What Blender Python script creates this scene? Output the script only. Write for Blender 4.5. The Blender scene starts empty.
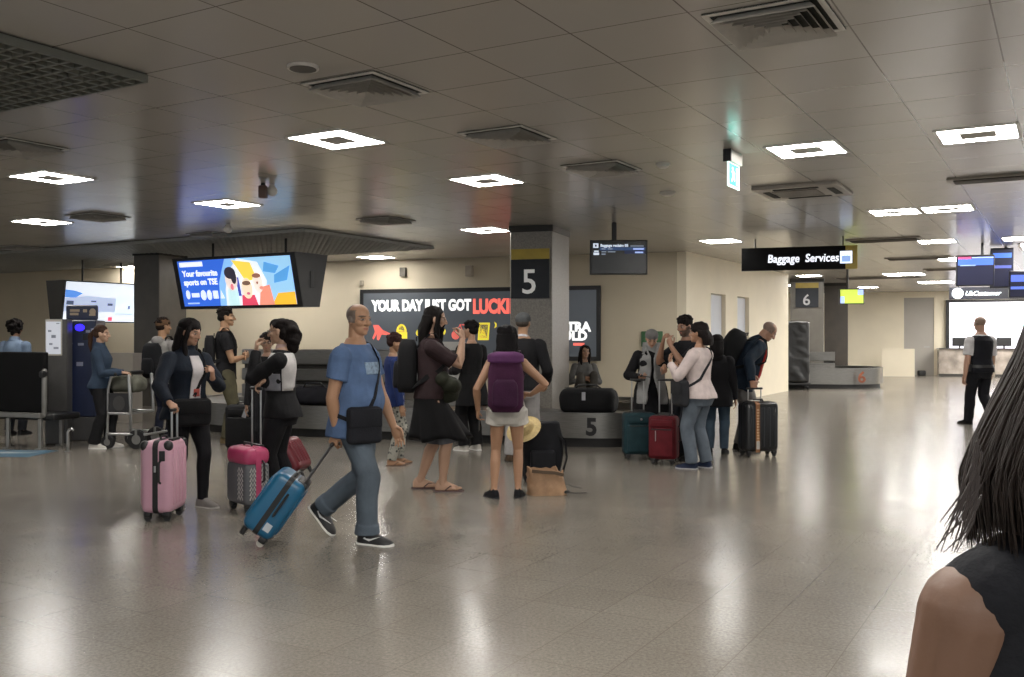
import bpy, bmesh, math, random
import numpy as np
from mathutils import Vector, Matrix
rnd = random.Random(7)
scene = bpy.context.scene
COL = scene.collection
R = math.radians
F_PX, HZ, EYE, CEIL = 950.0, 336.0, 1.52, 3.23
UP = Vector((0, 0, 1))
TH = R(30.3)
U3 = Vector((math.sin(TH), math.cos(TH), 0)); V3 = Vector((-math.cos(TH), math.sin(TH), 0))
W3 = Vector((-.947, .321, 0)).normalized(); WU = Vector((.321, .947, 0)).normalized()

def at(px, py, Y):            # a photo point at distance Y in front of the viewer -> metres
    return Vector(((px-512)/F_PX*Y, Y, EYE-(py-HZ)/F_PX*Y))
def fl(px, py):
    Y = EYE*F_PX/(py-HZ); p = at(px, py, Y); p.z = 0; return p
def ce(px, py):
    Y = (CEIL-EYE)*F_PX/(HZ-py); p = at(px, py, Y); p.z = CEIL; return p
def lin(c):
    if isinstance(c, str):
        c = c.lstrip('#'); c = [int(c[i:i+2], 16)/255 for i in (0, 2, 4)]
        return tuple((x/12.92 if x <= .04045 else ((x+.055)/1.055)**2.4) for x in c)+(1,)
    return tuple(c)+(1,) if len(c) == 3 else tuple(c)

# ------------------------------------------------------------------ materials
MATS = {}
def mat(name, color, rough=.6, metal=0., bump=0., bscale=60., vary=.12, vscale=8., emit=0., spec=.5, attr=False, stretch=None):
    if name in MATS: return MATS[name]
    m = bpy.data.materials.new(name); m.use_nodes = True
    nt = m.node_tree; n = nt.nodes; l = nt.links
    b = n['Principled BSDF']
    c = lin(color)
    b.inputs['Roughness'].default_value = rough; b.inputs['Metallic'].default_value = metal
    b.inputs['Specular IOR Level'].default_value = spec
    tc = n.new('ShaderNodeTexCoord')
    src = tc.outputs['Object']
    if stretch:
        mp = n.new('ShaderNodeMapping'); mp.inputs['Scale'].default_value = stretch
        l.new(src, mp.inputs['Vector']); src = mp.outputs['Vector']
    nz = n.new('ShaderNodeTexNoise'); nz.inputs['Scale'].default_value = vscale; nz.inputs['Detail'].default_value = 4
    l.new(src, nz.inputs['Vector'])
    mx = n.new('ShaderNodeMix'); mx.data_type = 'RGBA'; mx.blend_type = 'MULTIPLY'
    mr = n.new('ShaderNodeMapRange'); mr.inputs['From Min'].default_value = .3; mr.inputs['From Max'].default_value = .7
    mr.inputs['To Min'].default_value = 1-vary; mr.inputs['To Max'].default_value = 1+vary*.6
    l.new(nz.outputs['Fac'], mr.inputs['Value'])
    mx.inputs[0].default_value = 1
    if attr:
        at_ = n.new('ShaderNodeAttribute'); at_.attribute_name = 'col'; l.new(at_.outputs['Color'], mx.inputs[6])
    else: mx.inputs[6].default_value = c
    l.new(mr.outputs['Result'], mx.inputs[7]); l.new(mx.outputs[2], b.inputs['Base Color'])
    if emit:
        if attr: l.new(at_.outputs['Color'], b.inputs['Emission Color'])
        else: b.inputs['Emission Color'].default_value = c
        b.inputs['Emission Strength'].default_value = emit
    if bump:
        nb = n.new('ShaderNodeTexNoise'); nb.inputs['Scale'].default_value = bscale; nb.inputs['Detail'].default_value = 3
        l.new(src, nb.inputs['Vector'])
        bp = n.new('ShaderNodeBump'); bp.inputs['Strength'].default_value = bump; bp.inputs['Distance'].default_value = .01
        l.new(nb.outputs['Fac'], bp.inputs['Height']); l.new(bp.outputs['Normal'], b.inputs['Normal'])
    MATS[name] = m
    return m
def cloth(c, rough=.85): return mat('cloth_'+c.strip('#'), c, rough, bump=.25, bscale=90, vary=.22, vscale=9, spec=.2)
def plastic(c, rough=.35): return mat('plastic_'+c.strip('#'), c, rough, bump=.03, bscale=200, vary=.05)
def glow(c, e): return mat('glow_%s_%g' % (c.strip('#'), e), c, .4, emit=e, vary=.03)
STEEL = mat('brushed_steel', '#8f8d88', .28, .9, bump=.05, bscale=40, stretch=(1, 1, 30), vary=.2)
DSTEEL = mat('dull_steel', '#8a8883', .4, .7, vary=.15)
ALU = mat('aluminium_tube', '#b4b4b2', .3, .85, vary=.08)
BLACK = plastic('#101011', .45)
RUBBER = mat('black_rubber', '#0c0c0d', .6, bump=.1, bscale=50)

# ------------------------------------------------------------------ mesh building
class MB:
    def __init__(s): s.v = []; s.f = []; s.c = []
    def add(s, vs, fs, col=None):
        o = len(s.v); s.v += [tuple(p) for p in vs]; s.f += [tuple(i+o for i in f) for f in fs]
        return s
    def box(s, c, d, M=None):
        x, y, z = d[0]/2, d[1]/2, d[2]/2
        vs = [Vector((sx*x, sy*y, sz*z)) for sx in (-1, 1) for sy in (-1, 1) for sz in (-1, 1)]
        if M is not None: vs = [M @ p for p in vs]
        vs = [p+Vector(c) for p in vs]
        return s.add(vs, [(0, 1, 3, 2), (4, 6, 7, 5), (0, 4, 5, 1), (2, 3, 7, 6), (0, 2, 6, 4), (1, 5, 7, 3)])
    def bevbox(s, c, d, r, seg=3, M=None):
        bm = bmesh.new(); bmesh.ops.create_cube(bm, size=1)
        for v in bm.verts: v.co = Vector((v.co.x*d[0], v.co.y*d[1], v.co.z*d[2]))
        bmesh.ops.bevel(bm, geom=bm.edges[:], offset=min(r, min(d)*.49), segments=seg, profile=.5, affect='EDGES')
        bm.verts.index_update()
        vs = [(M @ v.co if M is not None else v.co)+Vector(c) for v in bm.verts]
        fs = [[v.index for v in f.verts] for f in bm.faces]; bm.free()
        return s.add(vs, fs)
    def quad(s, pts): return s.add(pts, [tuple(range(len(pts)))])
    def loft(s, rings, closed=False, cap=True):
        n = len(rings[0]); vs = [Vector(p) for r in rings for p in r]; fs = []
        m = len(rings)
        for i in range(m if closed else m-1):
            a = i*n; b = ((i+1) % m)*n
            for k in range(n):
                fs.append((a+k, a+(k+1) % n, b+(k+1) % n, b+k))
        if cap and not closed:
            c0 = sum((Vector(p) for p in rings[0]), Vector())/n; c1 = sum((Vector(p) for p in rings[-1]), Vector())/n
            vs += [c0, c1]; i0 = len(vs)-2
            for k in range(n):
                fs.append((i0, (k+1) % n, k)); fs.append((i0+1, (m-1)*n+k, (m-1)*n+(k+1) % n))
        return s.add(vs, fs)
    def chain(s, pts, rad, n=12, ends='round', flat=None):
        P = [Vector(p) for p in pts]
        rad = list(rad) if hasattr(rad, '__len__') else [rad]*len(P)
        T = []
        for i in range(len(P)):
            a = P[max(i-1, 0)]; b = P[min(i+1, len(P)-1)]
            t = (b-a); T.append(t.normalized() if t.length > 1e-9 else UP.copy())
        ref = Vector((1, 0, 0)) if abs(T[0].x) < .8 else Vector((0, 1, 0))
        X = (ref-T[0]*ref.dot(T[0])).normalized(); rings = []
        Ps, Rs, Ts = [], [], []
        if ends == 'round':
            for q in (85, 55, 25): Ps.append(P[0]-T[0]*rad[0]*math.sin(R(q))); Rs.append(rad[0]*math.cos(R(q))); Ts.append(T[0])
        for i in range(len(P)): Ps.append(P[i]); Rs.append(rad[i]); Ts.append(T[i])
        if ends == 'round':
            for q in (25, 55, 85): Ps.append(P[-1]+T[-1]*rad[-1]*math.sin(R(q))); Rs.append(rad[-1]*math.cos(R(q))); Ts.append(T[-1])
        for p, r, t in zip(Ps, Rs, Ts):
            X = (X-t*X.dot(t)); X = X.normalized() if X.length > 1e-6 else t.orthogonal().normalized()
            Yv = t.cross(X)
            fx, fy = flat if flat else (1, 1)
            rings.append([p+X*(r*fx*math.cos(2*math.pi*k/n))+Yv*(r*fy*math.sin(2*math.pi*k/n)) for k in range(n)])
        return s.loft(rings)
    def cyl(s, a, b, r, n=16, r2=None): return s.chain([a, b], [r, r if r2 is None else r2], n, 'flat')
    def ell(s, c, r, M=None, nu=16, nv=10):
        c = Vector(c); vs = []; fs = []
        rings = []
        for j in range(1, nv):
            ph = math.pi*j/nv
            ring = []
            for k in range(nu):
                a = 2*math.pi*k/nu
                p = Vector((r[0]*math.sin(ph)*math.cos(a), r[1]*math.sin(ph)*math.sin(a), r[2]*math.cos(ph)))
                if M is not None: p = M @ p
                ring.append(c+p)
            rings.append(ring)
        return s.loft(rings)
    def ribbon(s, pts, outs, w, t):
        P = [Vector(p) for p in pts]; rings = []
        for i in range(len(P)):
            tg = (P[min(i+1, len(P)-1)]-P[max(i-1, 0)]).normalized(); o = Vector(outs[i]); o = (o-tg*o.dot(tg)).normalized()
            sd = tg.cross(o)
            rings.append([P[i]+sd*(w/2*a)+o*(t/2*b) for a, b in ((-1, -1), (1, -1), (1, 1), (-1, 1))])
        return s.loft(rings)
    def mesh(s, name):
        me = bpy.data.meshes.new(name); me.from_pydata(s.v, [], s.f); 
        bm = bmesh.new(); bm.from_mesh(me); bmesh.ops.recalc_face_normals(bm, faces=bm.faces[:]); bm.to_mesh(me); bm.free()
        return me
    def build(s, name, m, parent=None, smooth=False, M=None):
        if M is not None: s.v = [tuple(M @ Vector(p)) for p in s.v]
        me = s.mesh(name)
        if smooth:
            me.polygons.foreach_set('use_smooth', [True]*len(me.polygons))
            if smooth != 'all': me.set_sharp_from_angle(angle=R(40))
        me.materials.append(m)
        return link(name, me, parent)
    def remesh(s, name, m, vox, parent=None, sm=4, wr=0., wf=1., col=None, dec=0):
        me = s.mesh(name+'_src'); o = bpy.data.objects.new(name+'_src', me); COL.objects.link(o)
        r = o.modifiers.new('r', 'REMESH'); r.mode = 'VOXEL'; r.voxel_size = vox; r.use_smooth_shade = True
        if sm:
            k = o.modifiers.new('s', 'SMOOTH'); k.factor = .5; k.iterations = sm
        dg = bpy.context.evaluated_depsgraph_get(); dg.update()
        nm = bpy.data.meshes.new_from_object(o.evaluated_get(dg)); nm.name = name
        bpy.data.objects.remove(o); bpy.data.meshes.remove(me)
        N = len(nm.vertices)
        if wr and N:
            co = np.empty(N*3, 'f'); nm.vertices.foreach_get('co', co); co = co.reshape(-1, 3)
            no = np.empty(N*3, 'f'); nm.vertices.foreach_get('normal', no); no = no.reshape(-1, 3)
            g = np.random.default_rng(len(name)*31+N); d = np.zeros(N)
            for q in range(7):
                k = g.normal(size=3)*np.array([1, 1, .8]); k *= (18+26*g.random())*wf/np.linalg.norm(k)
                w = np.sin(co @ (g.normal(size=3)*6)+q)*1.4
                d += np.sin(co @ k+w+g.random()*6)/2.6
            co += no*(np.clip(d, -.2, 1.8)*wr)[:, None].astype('f'); nm.vertices.foreach_set('co', co.ravel()); nm.update()
        nm.polygons.foreach_set('use_smooth', [True]*len(nm.polygons))
        if col is not None and N:
            co = np.empty(N*3, 'f'); nm.vertices.foreach_get('co', co)
            c4 = col(co.reshape(-1, 3)).astype('f')
            a = nm.color_attributes.new('col', 'FLOAT_COLOR', 'POINT'); a.data.foreach_set('color', c4.ravel())
        nm.materials.clear(); nm.materials.append(m)
        return link(name, nm, parent)
def link(name, data, parent=None):
    o = bpy.data.objects.new(name, data); COL.objects.link(o)
    if parent is not None: o.parent = parent
    return o
def tag(o, label=None, cat=None, group=None, kind=None):
    if label: o['label'] = label
    if cat: o['category'] = cat
    if group: o['group'] = group
    if kind: o['kind'] = kind
    return o
def thing(name, label, cat, loc=(0, 0, 0), rz=0, group=None):
    o = link(name, None); o.location = loc; o.rotation_euler = (0, 0, rz); return tag(o, label, cat, group)
def struct(name, mb, m, parent=None, smooth=False):
    return tag(mb.build(name, m, parent, smooth), kind='structure' if parent is None else None)
def copy_tree(o, parent=None):
    c = o.copy(); COL.objects.link(c)
    if parent is not None: c.parent = parent
    for ch in list(o.children): copy_tree(ch, c)
    return c
def frame(o, r, u):
    r = Vector(r).normalized(); u = Vector(u).normalized(); n = r.cross(u)
    M = Matrix((r, u, n)).transposed().to_4x4(); M.translation = Vector(o); return M
def rotz(a): return Matrix.Rotation(a, 4, 'Z')
def rz_of(d): return math.atan2(d.y, d.x)
def text(body, size, m, M, parent, name='lettering', bold=0., ext=.002, align='LEFT', shear=0., sx=1.):
    cu = bpy.data.curves.new('t', 'FONT'); cu.body = body; cu.size = size; cu.extrude = ext; cu.offset = bold; cu.align_x = align; cu.shear = shear
    cu.resolution_u = 3
    t = bpy.data.objects.new('t', cu); COL.objects.link(t)
    dg = bpy.context.evaluated_depsgraph_get(); dg.update()
    me = bpy.data.meshes.new_from_object(t.evaluated_get(dg)); bpy.data.objects.remove(t)
    S = Matrix.Diagonal((sx, 1, 1, 1)); me.transform(M @ S); me.name = name
    me.materials.clear(); me.materials.append(m)
    return link(name, me, parent)
def flat(polys, m, M, parent, name, z=.002, th=.002):   # flat shapes lying on a sheet, in its own 2-D frame
    b = MB()
    for p in polys:
        n = len(p); vs = [M @ Vector((x, y, z)) for x, y in p]+[M @ Vector((x, y, z+th)) for x, y in p]
        fs = [tuple(range(n)), tuple(range(2*n-1, n-1, -1))]+[(i, (i+1) % n, n+(i+1) % n, n+i) for i in range(n)]
        b.add(vs, fs)
    return b.build(name, m, parent)
def disc(cx, cy, rx, ry=None, n=20, a0=0, a1=360):
    ry = rx if ry is None else ry
    return [(cx+rx*math.cos(R(a0+(a1-a0)*k/n)), cy+ry*math.sin(R(a0+(a1-a0)*k/n))) for k in range(n if a1-a0 == 360 else n+1)]
def rect(x0, y0, x1, y1): return [(x0, y0), (x1, y0), (x1, y1), (x0, y1)]
# ------------------------------------------------------------------ people
def ik(S, T, l1, l2, pole):
    S, T = Vector(S), Vector(T); d = T-S; L = d.length
    if L > (l1+l2)*.998: d = d*((l1+l2)*.998/L); T = S+d; L = d.length
    a = (l1*l1-l2*l2+L*L)/(2*L); h = math.sqrt(max(l1*l1-a*a, 0)); dn = d.normalized()
    p = Vector(pole); p = p-dn*p.dot(dn)
    p = p.normalized() if p.length > 1e-6 else dn.orthogonal().normalized()
    return S+dn*a+p*h, T
PROF = {'m': ([-.5, -.08, -.05, -.015, .03, .085, .15, .205, .25, .278, .300, .335],
              [.075, .075, .088, .096, .092, .083, .084, .089, .091, .086, .064, .036],
              [.058, .058, .066, .072, .066, .062, .066, .070, .064, .054, .044, .036],
              [0, -.004, -.008, -.010, -.004, .002, .002, .000, -.006, -.010, -.012, -.010]),
        'f': ([-.5, -.08, -.05, -.015, .03, .085, .15, .205, .25, .276, .298, .335],
              [.078, .078, .094, .101, .092, .073, .073, .080, .078, .073, .053, .030],
              [.060, .060, .068, .074, .064, .053, .056, .070, .058, .047, .038, .030],
              [0, -.004, -.010, -.012, -.004, .002, .004, .010, -.002, -.008, -.010, -.008])}
class Person:
    def __init__(s, label, H, pos, heading, sex='m', skin='#b08468', fat=1., belly=0., hip=None, lean=0, side=0, twist=0, hy=0, hp=0, hr=0,
                 L=None, Rr=None, fL=None, fR=None, hair='#17120f', scalp=None, beard=None, lips='#8a4a40', brow=None, name='person', cat='person', vox=.0055, bare=False, group=None, sl=0.):
        s.H = H; s.sex = sex; s.fat = fat; s.belly = belly; s.label = label
        s.M = Matrix.Translation(Vector((pos[0], pos[1], pos[2] if len(pos) > 2 else 0))) @ rotz(-R(heading)); s.Mi = s.M.inverted()
        s.lean, s.side, s.twist = lean, side, twist
        s.P0 = Vector(hip)*H if hip else Vector((0, 0, .525*H))
        s.skin = np.array(lin(skin))
        # limbs
        ff = 1 if sex == 'm' else .92
        s.sh = {}; s.el = {}; s.wr = {}; s.hip = {}; s.kn = {}; s.an = {}; s.hand = {}; s.foot = {}
        for k, sg, arm, ft in (('L', -1, L, fL), ('R', 1, Rr, fR)):
            arm = dict(arm or {}); ft = dict(ft or {})
            S = s.T(.262-sl, sg*(.110 if sex == 'm' else .096)*fat**.5, -.008)
            t = arm.get('t', (sg*.155, .02, .43)); hd = arm.get('hd')
            tgt = (s.Mi @ Vector(t[1])) if t[0] == 'w' else Vector(t)*H
            if hd is not None and t[0] == 'w' and arm.get('hw'): hd = s.Mi.to_3x3() @ Vector(hd)
            if hd is not None: hd = Vector(hd).normalized(); wr = tgt-hd*.05*H
            else: wr = tgt
            pole = Vector(arm.get('pole', (sg*.5, -1, -.3)))
            E, Wp = ik(S, wr, .176*H, .152*H, pole)
            if hd is None: hd = ((Wp-E).normalized()+Vector((0, .12, -.1))).normalized()
            s.sh[k], s.el[k], s.wr[k] = S, E, Wp
            s.hand[k] = (hd, Vector(arm.get('n', (-sg, 0, 0))), arm.get('curl', .35), sg)
            hj = s.T(-.005, sg*.052, 0)
            A = Vector(ft.get('a', (sg*.06, 0, .042)))*H
            K, A = ik(hj, A, .247*H, .243*H, Vector(ft.get('pole', (sg*.08, 1, 0))))
            s.hip[k], s.kn[k], s.an[k] = hj, K, A
            s.foot[k] = (R(ft.get('yaw', sg*9)), R(ft.get('pitch', 0)))
        # head
        nb = s.T(.322, 0, -.006); up = (s.tan(.32)*.75+UP*.35).normalized()
        s.hh = .132*H
        Rh = rotz(-R(twist)) @ Matrix.Rotation(R(side*.3), 4, 'Y') @ rotz(-R(hy)) @ Matrix.Rotation(-R(hp), 4, 'X') @ Matrix.Rotation(R(hr), 4, 'Y')
        piv = nb+up*.035*H
        s.HM = Matrix.Translation(piv) @ Rh @ Matrix.Scale(s.hh, 4) @ Matrix.Translation((0, .09, -.06)); s.HMi = s.HM.inverted(); s.nb = nb
        s.Rh = Rh.to_3x3()
        b = MB(); s.body_prims(b, bare)
        hairc = np.array(lin(scalp or hair)); sk = s.skin; bd = np.array(lin(beard)) if beard else None; lipc = np.array(lin(lips)); browc = np.array(lin(brow or hair))
        HMi = np.array(s.HMi); bald = scalp is not None
        def paint(co):
            c = np.tile(sk, (len(co), 1))
            h = np.c_[co, np.ones(len(co))] @ HMi.T
            x, y, z = h[:, 0], h[:, 1], h[:, 2]; ax = abs(x)
            inh = (z > -.05) & (ax < .5) & (abs(y) < .6)
            def mix(mk, cc, a=1.): c[mk] = c[mk]*(1-a)+cc*a
            fr = inh & (y > .2)
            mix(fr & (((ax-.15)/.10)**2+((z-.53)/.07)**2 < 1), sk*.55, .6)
            mix(fr & (((ax-.145)/.055)**2+((z-.52)/.026)**2 < 1), np.array((.30, .27, .25, 1)))
            mix(fr & (((ax-.145)/.03)**2+((z-.52)/.033)**2 < 1), np.array((.02, .014, .01, 1)))
            mix(fr & (((ax-.15)/.095)**2+((z-.605-.02*(1-(ax-.15)**2/.01))/.022)**2 < 1), browc, .85)
            mix(fr & ((ax/.105)**2+((z-.225)/.032)**2 < 1), lipc, .8)
            if bd is not None:
                mk = inh & (((z < .34) & (y > -.12)) | ((z < .5) & (y < .16) & (y > -.05))) & (z > -.12) & ~((ax < .09) & (abs(z-.225) < .028) & (y > .2))
                mix(mk, bd, .85)
            if bald: mix(inh & (z > .40) & (((z < .80) & (y < .14) & ((ax > .2) | (y < -.2))) | ((y < -.12) & (z > .3))), hairc, .85)
            return c
        s.o = b.remesh(name, mat('skin', '#b08468', .55, attr=True, vary=.08, bump=.05, bscale=150), vox, col=paint, sm=3)
        s.o.matrix_world = s.M
        tag(s.o, label, cat, group)
    def prof(s, t):
        S, a, b, y = PROF[s.sex]
        aa = np.interp(t, S, a); bb = np.interp(t, S, b); yy = np.interp(t, S, y)
        f = s.fat if t < .26 else 1+(s.fat-1)*.4
        bl = s.belly*math.exp(-((t-.075)/.075)**2)
        return aa*f+bl*.4, bb*f+bl*.6, yy+bl*.55
    def ang(s, t): return R(s.lean)*min(max(.45+.55*t/.28, .0 if t < 0 else .45), 1.1)
    def ctr(s, t):
        p = Vector(s.P0); n = 10
        for i in range(n):
            u = t*(i+.5)/n; a = s.ang(u) if t > 0 else s.ang(0)*max(0, 1+t/.1)
            sd = R(s.side)*min(max(u/.28, 0), 1)
            p = p+Vector((math.sin(sd), math.sin(a)*math.cos(sd), math.cos(a)*math.cos(sd)))*(t/n*s.H)
        return p
    def tan(s, t):
        a = s.ang(t); sd = R(s.side)*min(max(t/.28, 0), 1); return Vector((math.sin(sd), math.sin(a)*math.cos(sd), math.cos(a)*math.cos(sd)))
    def axes(s, t):
        z = s.tan(t); tw = -R(s.twist)*min(max(t/.25, 0), 1)
        x = Vector((math.cos(tw), math.sin(tw), 0)); x = (x-z*x.dot(z)).normalized(); return x, z.cross(x), z
    def T(s, t, x, y):
        X, Y, Z = s.axes(t); return s.ctr(t)+X*x*s.H+Y*y*s.H
    def ring(s, t, off=0., n=26, k=1., a0=None, a1=None, dx=0., ex=2.35):
        A, B, yo = s.prof(t); A = A*k+off/s.H; B = B*k+off/s.H+dx; out = []
        for i in range(n):
            q = 2*math.pi*i/n if a0 is None else R(a0)+R(a1-a0)*i/(n-1)
            c, d = math.cos(q), math.sin(q)
            out.append(s.T(t, A*math.copysign(abs(c)**(2/ex), c), yo+B*math.copysign(abs(d)**(2/ex), d)))
        return out
    def surf(s, t, q, off=.01):     # point on the torso: q degrees, 0 = right side, 90 = front
        A, B, yo = s.prof(t); A += off/s.H; B += off/s.H; c, d = math.cos(R(q)), math.sin(R(q))
        p = s.T(t, A*math.copysign(abs(c)**.85, c), yo+B*math.copysign(abs(d)**.85, d)); return p, (p-s.ctr(t)).normalized()
    def body_prims(s, b, bare):
        H = s.H; f = s.fat**.6*(1 if s.sex == 'm' else .93)
        b.loft([s.ring(t) for t in (-.06, -.05, -.035, -.015, .01, .04, .08, .12, .16, .2, .24, .265, .285, .3, .318, .335)])
        for k, sg in (('L', -1), ('R', 1)):
            S, E, Wp = s.sh[k], s.el[k], s.wr[k]
            b.ell(S, (.034*H*f, .034*H*f, .036*H*f))
            b.chain([S, S.lerp(E, .35), S.lerp(E, .8), E, E.lerp(Wp, .25), E.lerp(Wp, .7), Wp], [.034*H*f, .030*H*f, .025*H*f, .0245*H*f, .0255*H*f, .019*H*f, .0155*H*f])
            s.hand_prims(b, k)
            h, K, A = s.hip[k], s.kn[k], s.an[k]
            ap = (A-K).normalized(); back = Vector((0, -1, 0)); back = (back-ap*back.dot(ap)).normalized()
            b.chain([h, h.lerp(K, .3), h.lerp(K, .75), K], [.056*H*f, .050*H*f, .037*H*f, .0315*H*f])
            b.chain([K, K.lerp(A, .3)+back*.008*H, K.lerp(A, .55)+back*.004*H, K.lerp(A, .85), A], [.0305*H*f, .0325*H*f, .029*H*f, .0205*H*f, .0215*H*f])
            s.foot_prims(b, k, .9, bare)
        # neck + head
        q = lambda *p: s.HM @ Vector(p)
        rr = .033*H if s.sex == 'm' else .027*H
        b.chain([s.T(.29, 0, -.012), s.nb, q(0, -.12, .16), q(0, -.1, .4)], [rr*1.25, rr*1.05, rr, rr])
        hh = s.hh; Rm = s.Rh
        E_ = lambda c, r, nu=18, nv=12: b.ell(q(*c), [x*hh for x in r], Rm, nu, nv)
        E_((0, -.07, .66), (.345, .42, .34)); E_((0, .04, .45), (.30, .35, .36)); E_((0, .12, .24), (.235, .24, .23)); E_((0, .27, .1), (.11, .10, .095))
        E_((0, .33, .60), (.2, .07, .05)); E_((.2, .24, .4), (.09, .10, .09)); E_((-.2, .24, .4), (.09, .10, .09))
        b.chain([q(0, .37, .58), q(0, .43, .46), q(0, .455, .38)], [.035*hh, .05*hh, .062*hh], 8)
        E_((.055, .40, .36), (.045, .05, .04), 8, 6); E_((-.055, .40, .36), (.045, .05, .04), 8, 6)
        E_((0, .345, .25), (.10, .05, .025), 10, 6); E_((0, .34, .2), (.085, .05, .03), 10, 6)
        for sg in (-1, 1): E_((sg*.345, -.04, .47), (.035, .085, .135), 10, 8); E_((sg*.145, .325, .52), (.055, .045, .045), 8, 6)
    def hand_prims(s, b, k):
        H = s.H; hd, n, curl, sg = s.hand[k]; W0 = s.wr[k]
        n = (n-hd*n.dot(hd)); n = n.normalized() if n.length > 1e-5 else hd.orthogonal().normalized()   # n: the way the palm faces
        ac = hd.cross(n)*(1 if sg < 0 else -1)*-1                     # towards the thumb
        ac = ac if ac.dot(Vector((0, 1, .3))) > -2 else -ac
        f = 1 if s.sex == 'm' else .9
        pl = .052*H
        rings = []
        for t, w, th in ((0, .0155, .014), (.25, .019, .0125), (.6, .0235, .011), (.92, .024, .0095), (1.05, .019, .007)):
            c = W0+hd*(pl*t); rings.append([c+ac*(w*H*f*math.cos(2*math.pi*i/14))+n*(th*H*f*math.sin(2*math.pi*i/14)) for i in range(14)])
        b.loft(rings)
        for i, (off, ln) in enumerate(((.0172, .92), (.0058, 1.), (-.0056, .95), (-.0165, .76))):
            p = W0+hd*pl*.96+ac*off*H*f; d = (hd+ac*off*6).normalized(); ax = -ac; pts = [p-hd*.012*H, p]
            a = curl*(.75+.12*i)
            for seg, l in enumerate((.0245, .0165, .0125)):
                rot = Matrix.Rotation((a*(1.0, 1.15, .7)[seg]), 3, d.cross(n)); d = rot @ d; p = p+d*l*H*ln*f; pts.append(p)
            b.chain(pts, [.0052*H*f, .0052*H*f, .0049*H*f, .0045*H*f, .0038*H*f], 8)
        p0 = W0+hd*pl*.22+ac*.014*H*f; d1 = (hd*.62+ac*.72+n*.35).normalized(); p1 = p0+d1*.024*H*f
        d2 = (hd*.85+ac*(.35-.5*curl)+n*(.25+.5*curl)).normalized(); p2 = p1+d2*.02*H*f; d3 = (hd*.9+n*(.2+.6*curl)-ac*.3*curl).normalized(); p3 = p2+d3*.015*H*f
        b.chain([p0, p1, p2, p3], [.0085*H*f, .0066*H*f, .0056*H*f, .0045*H*f], 8)
    def foot_frame(s, k):
        yaw, pitch = s.foot[k]
        return Matrix.Translation(s.an[k]) @ rotz(-yaw) @ Matrix.Rotation(pitch, 4, 'X')
    def foot_rings(s, k, sc, prof, z0=-.042, n=16, l=1.):
        H = s.H; M = s.foot_frame(k); f = 1 if s.sex == 'm' else .93; out = []
        for t, w, hgt in prof:
            y = (-.042+.148*t*l)*f; ring = []
            for i in range(n):
                q = 2*math.pi*i/n; c, d = math.cos(q), math.sin(q)
                zz = z0+(hgt*abs(d)**.8 if d > 0 else 0)
                ring.append(M @ Vector((w*sc*c*f, y, zz-(.002 if d < 0 else 0)))) if False else ring.append(M @ (Vector((w*sc*math.copysign(abs(c)**.75, c)*f, y, zz-(.004*abs(d) if d < 0 else 0)))*H))
            out.append(ring)
        return out
    def foot_prims(s, b, k, sc, bare):
        pr = [(.02, .014, .03), (.1, .019, .05), (.25, .021, .055), (.42, .0225, .048), (.6, .026, .035), (.78, .027, .024), (.86, .022, .018)]
        if not bare: pr = pr[:-1]+[(.84, .02, .018)]
        b.loft(s.foot_rings(k, sc, pr, z0=-.036))
        if bare:
            M = s.foot_frame(k); H = s.H; sg = -1 if k == 'L' else 1
            for i, (x, l, r) in enumerate(((-.019, .032, .0078), (-.006, .031, .0055), (.004, .028, .0052), (.0135, .024, .005), (.022, .018, .0048))):
                b.chain([M @ (Vector((x*sg, .075-.004*i, -.028))*H), M @ (Vector((x*sg*1.05, .078-.004*i+l*.7, -.031))*H)], [r*H, r*H*.9], 8)
    # ---------------- clothing
    def top(s, name, m, off=.014, s0=-.03, s1=.312, sleeve=1., soff=None, flare=0., wr=.0035, collar=False, hood=False, drop=0., vox=.007, yoke=0.):
        b = MB(); H = s.H; f = s.fat**.6*(1 if s.sex == 'm' else .93); soff = off*.6 if soff is None else soff*.7
        ts = np.linspace(s0, s1, 15)
        rings = []
        for t in ts:
            q = max(0, (.06-t)/(.06-s0+1e-6)) if s0 < .06 else 0
            o = off+flare*q
            tt = t
            if t < -.03: # hangs straight below the hips
                A, B, yo = s.prof(-.015); rings.append([p+(s.ctr(t)-s.ctr(-.015)) for p in s.ring(-.015, o)])
            else: rings.append(s.ring(t, o*(1 if t < .3 else .75)))
        b.loft(rings)
        if collar: b.chain([s.T(.305, 0, -.012), s.nb+(s.tan(.32)*.02*H)], [.047*H*f+off*.3, .041*H*f], 16, 'flat')
        if sleeve:
            for k in 'LR':
                S, E, Wp = s.sh[k], s.el[k], s.wr[k]
                b.ell(S, [.034*H*f+soff*.9]*3)
                if sleeve <= .6:
                    e = S.lerp(E, sleeve/.5*.62 if sleeve < .5 else .8); b.chain([S, e], [.036*H*f+soff, .034*H*f+soff*1.25], 16, 'flat')
                else:
                    e = E.lerp(Wp, min((sleeve-.5)*2, 1.02)); b.chain([S, S.lerp(E, .5), E], [.036*H*f+soff, .031*H*f+soff, .027*H*f+soff*1.1], 16)
                    b.chain([E, E.lerp(e, .5), e], [.0265*H*f+soff*1.1, .024*H*f+soff, .018*H*f+soff*.9], 16, 'flat')
        if yoke:
            for k in 'LR': b.chain([s.T(.285, 0, -.01), s.sh[k].lerp(s.T(.285, 0, -.01), .30)+UP*.012*H, s.sh[k].lerp(s.T(.285, 0, -.01), .12)+UP*.006*H], [.045*H, .036*H, .034*H], 14); b.chain([s.sh[k].lerp(s.T(.285, 0, -.01), .30), s.T(.20, (-1 if k == 'L' else 1)*.07, -.01)], [.038*H, .05*H], 14)
        if hood: b.ell(s.T(.30, 0, -.06), (.06*H, .035*H, .04*H))
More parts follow.
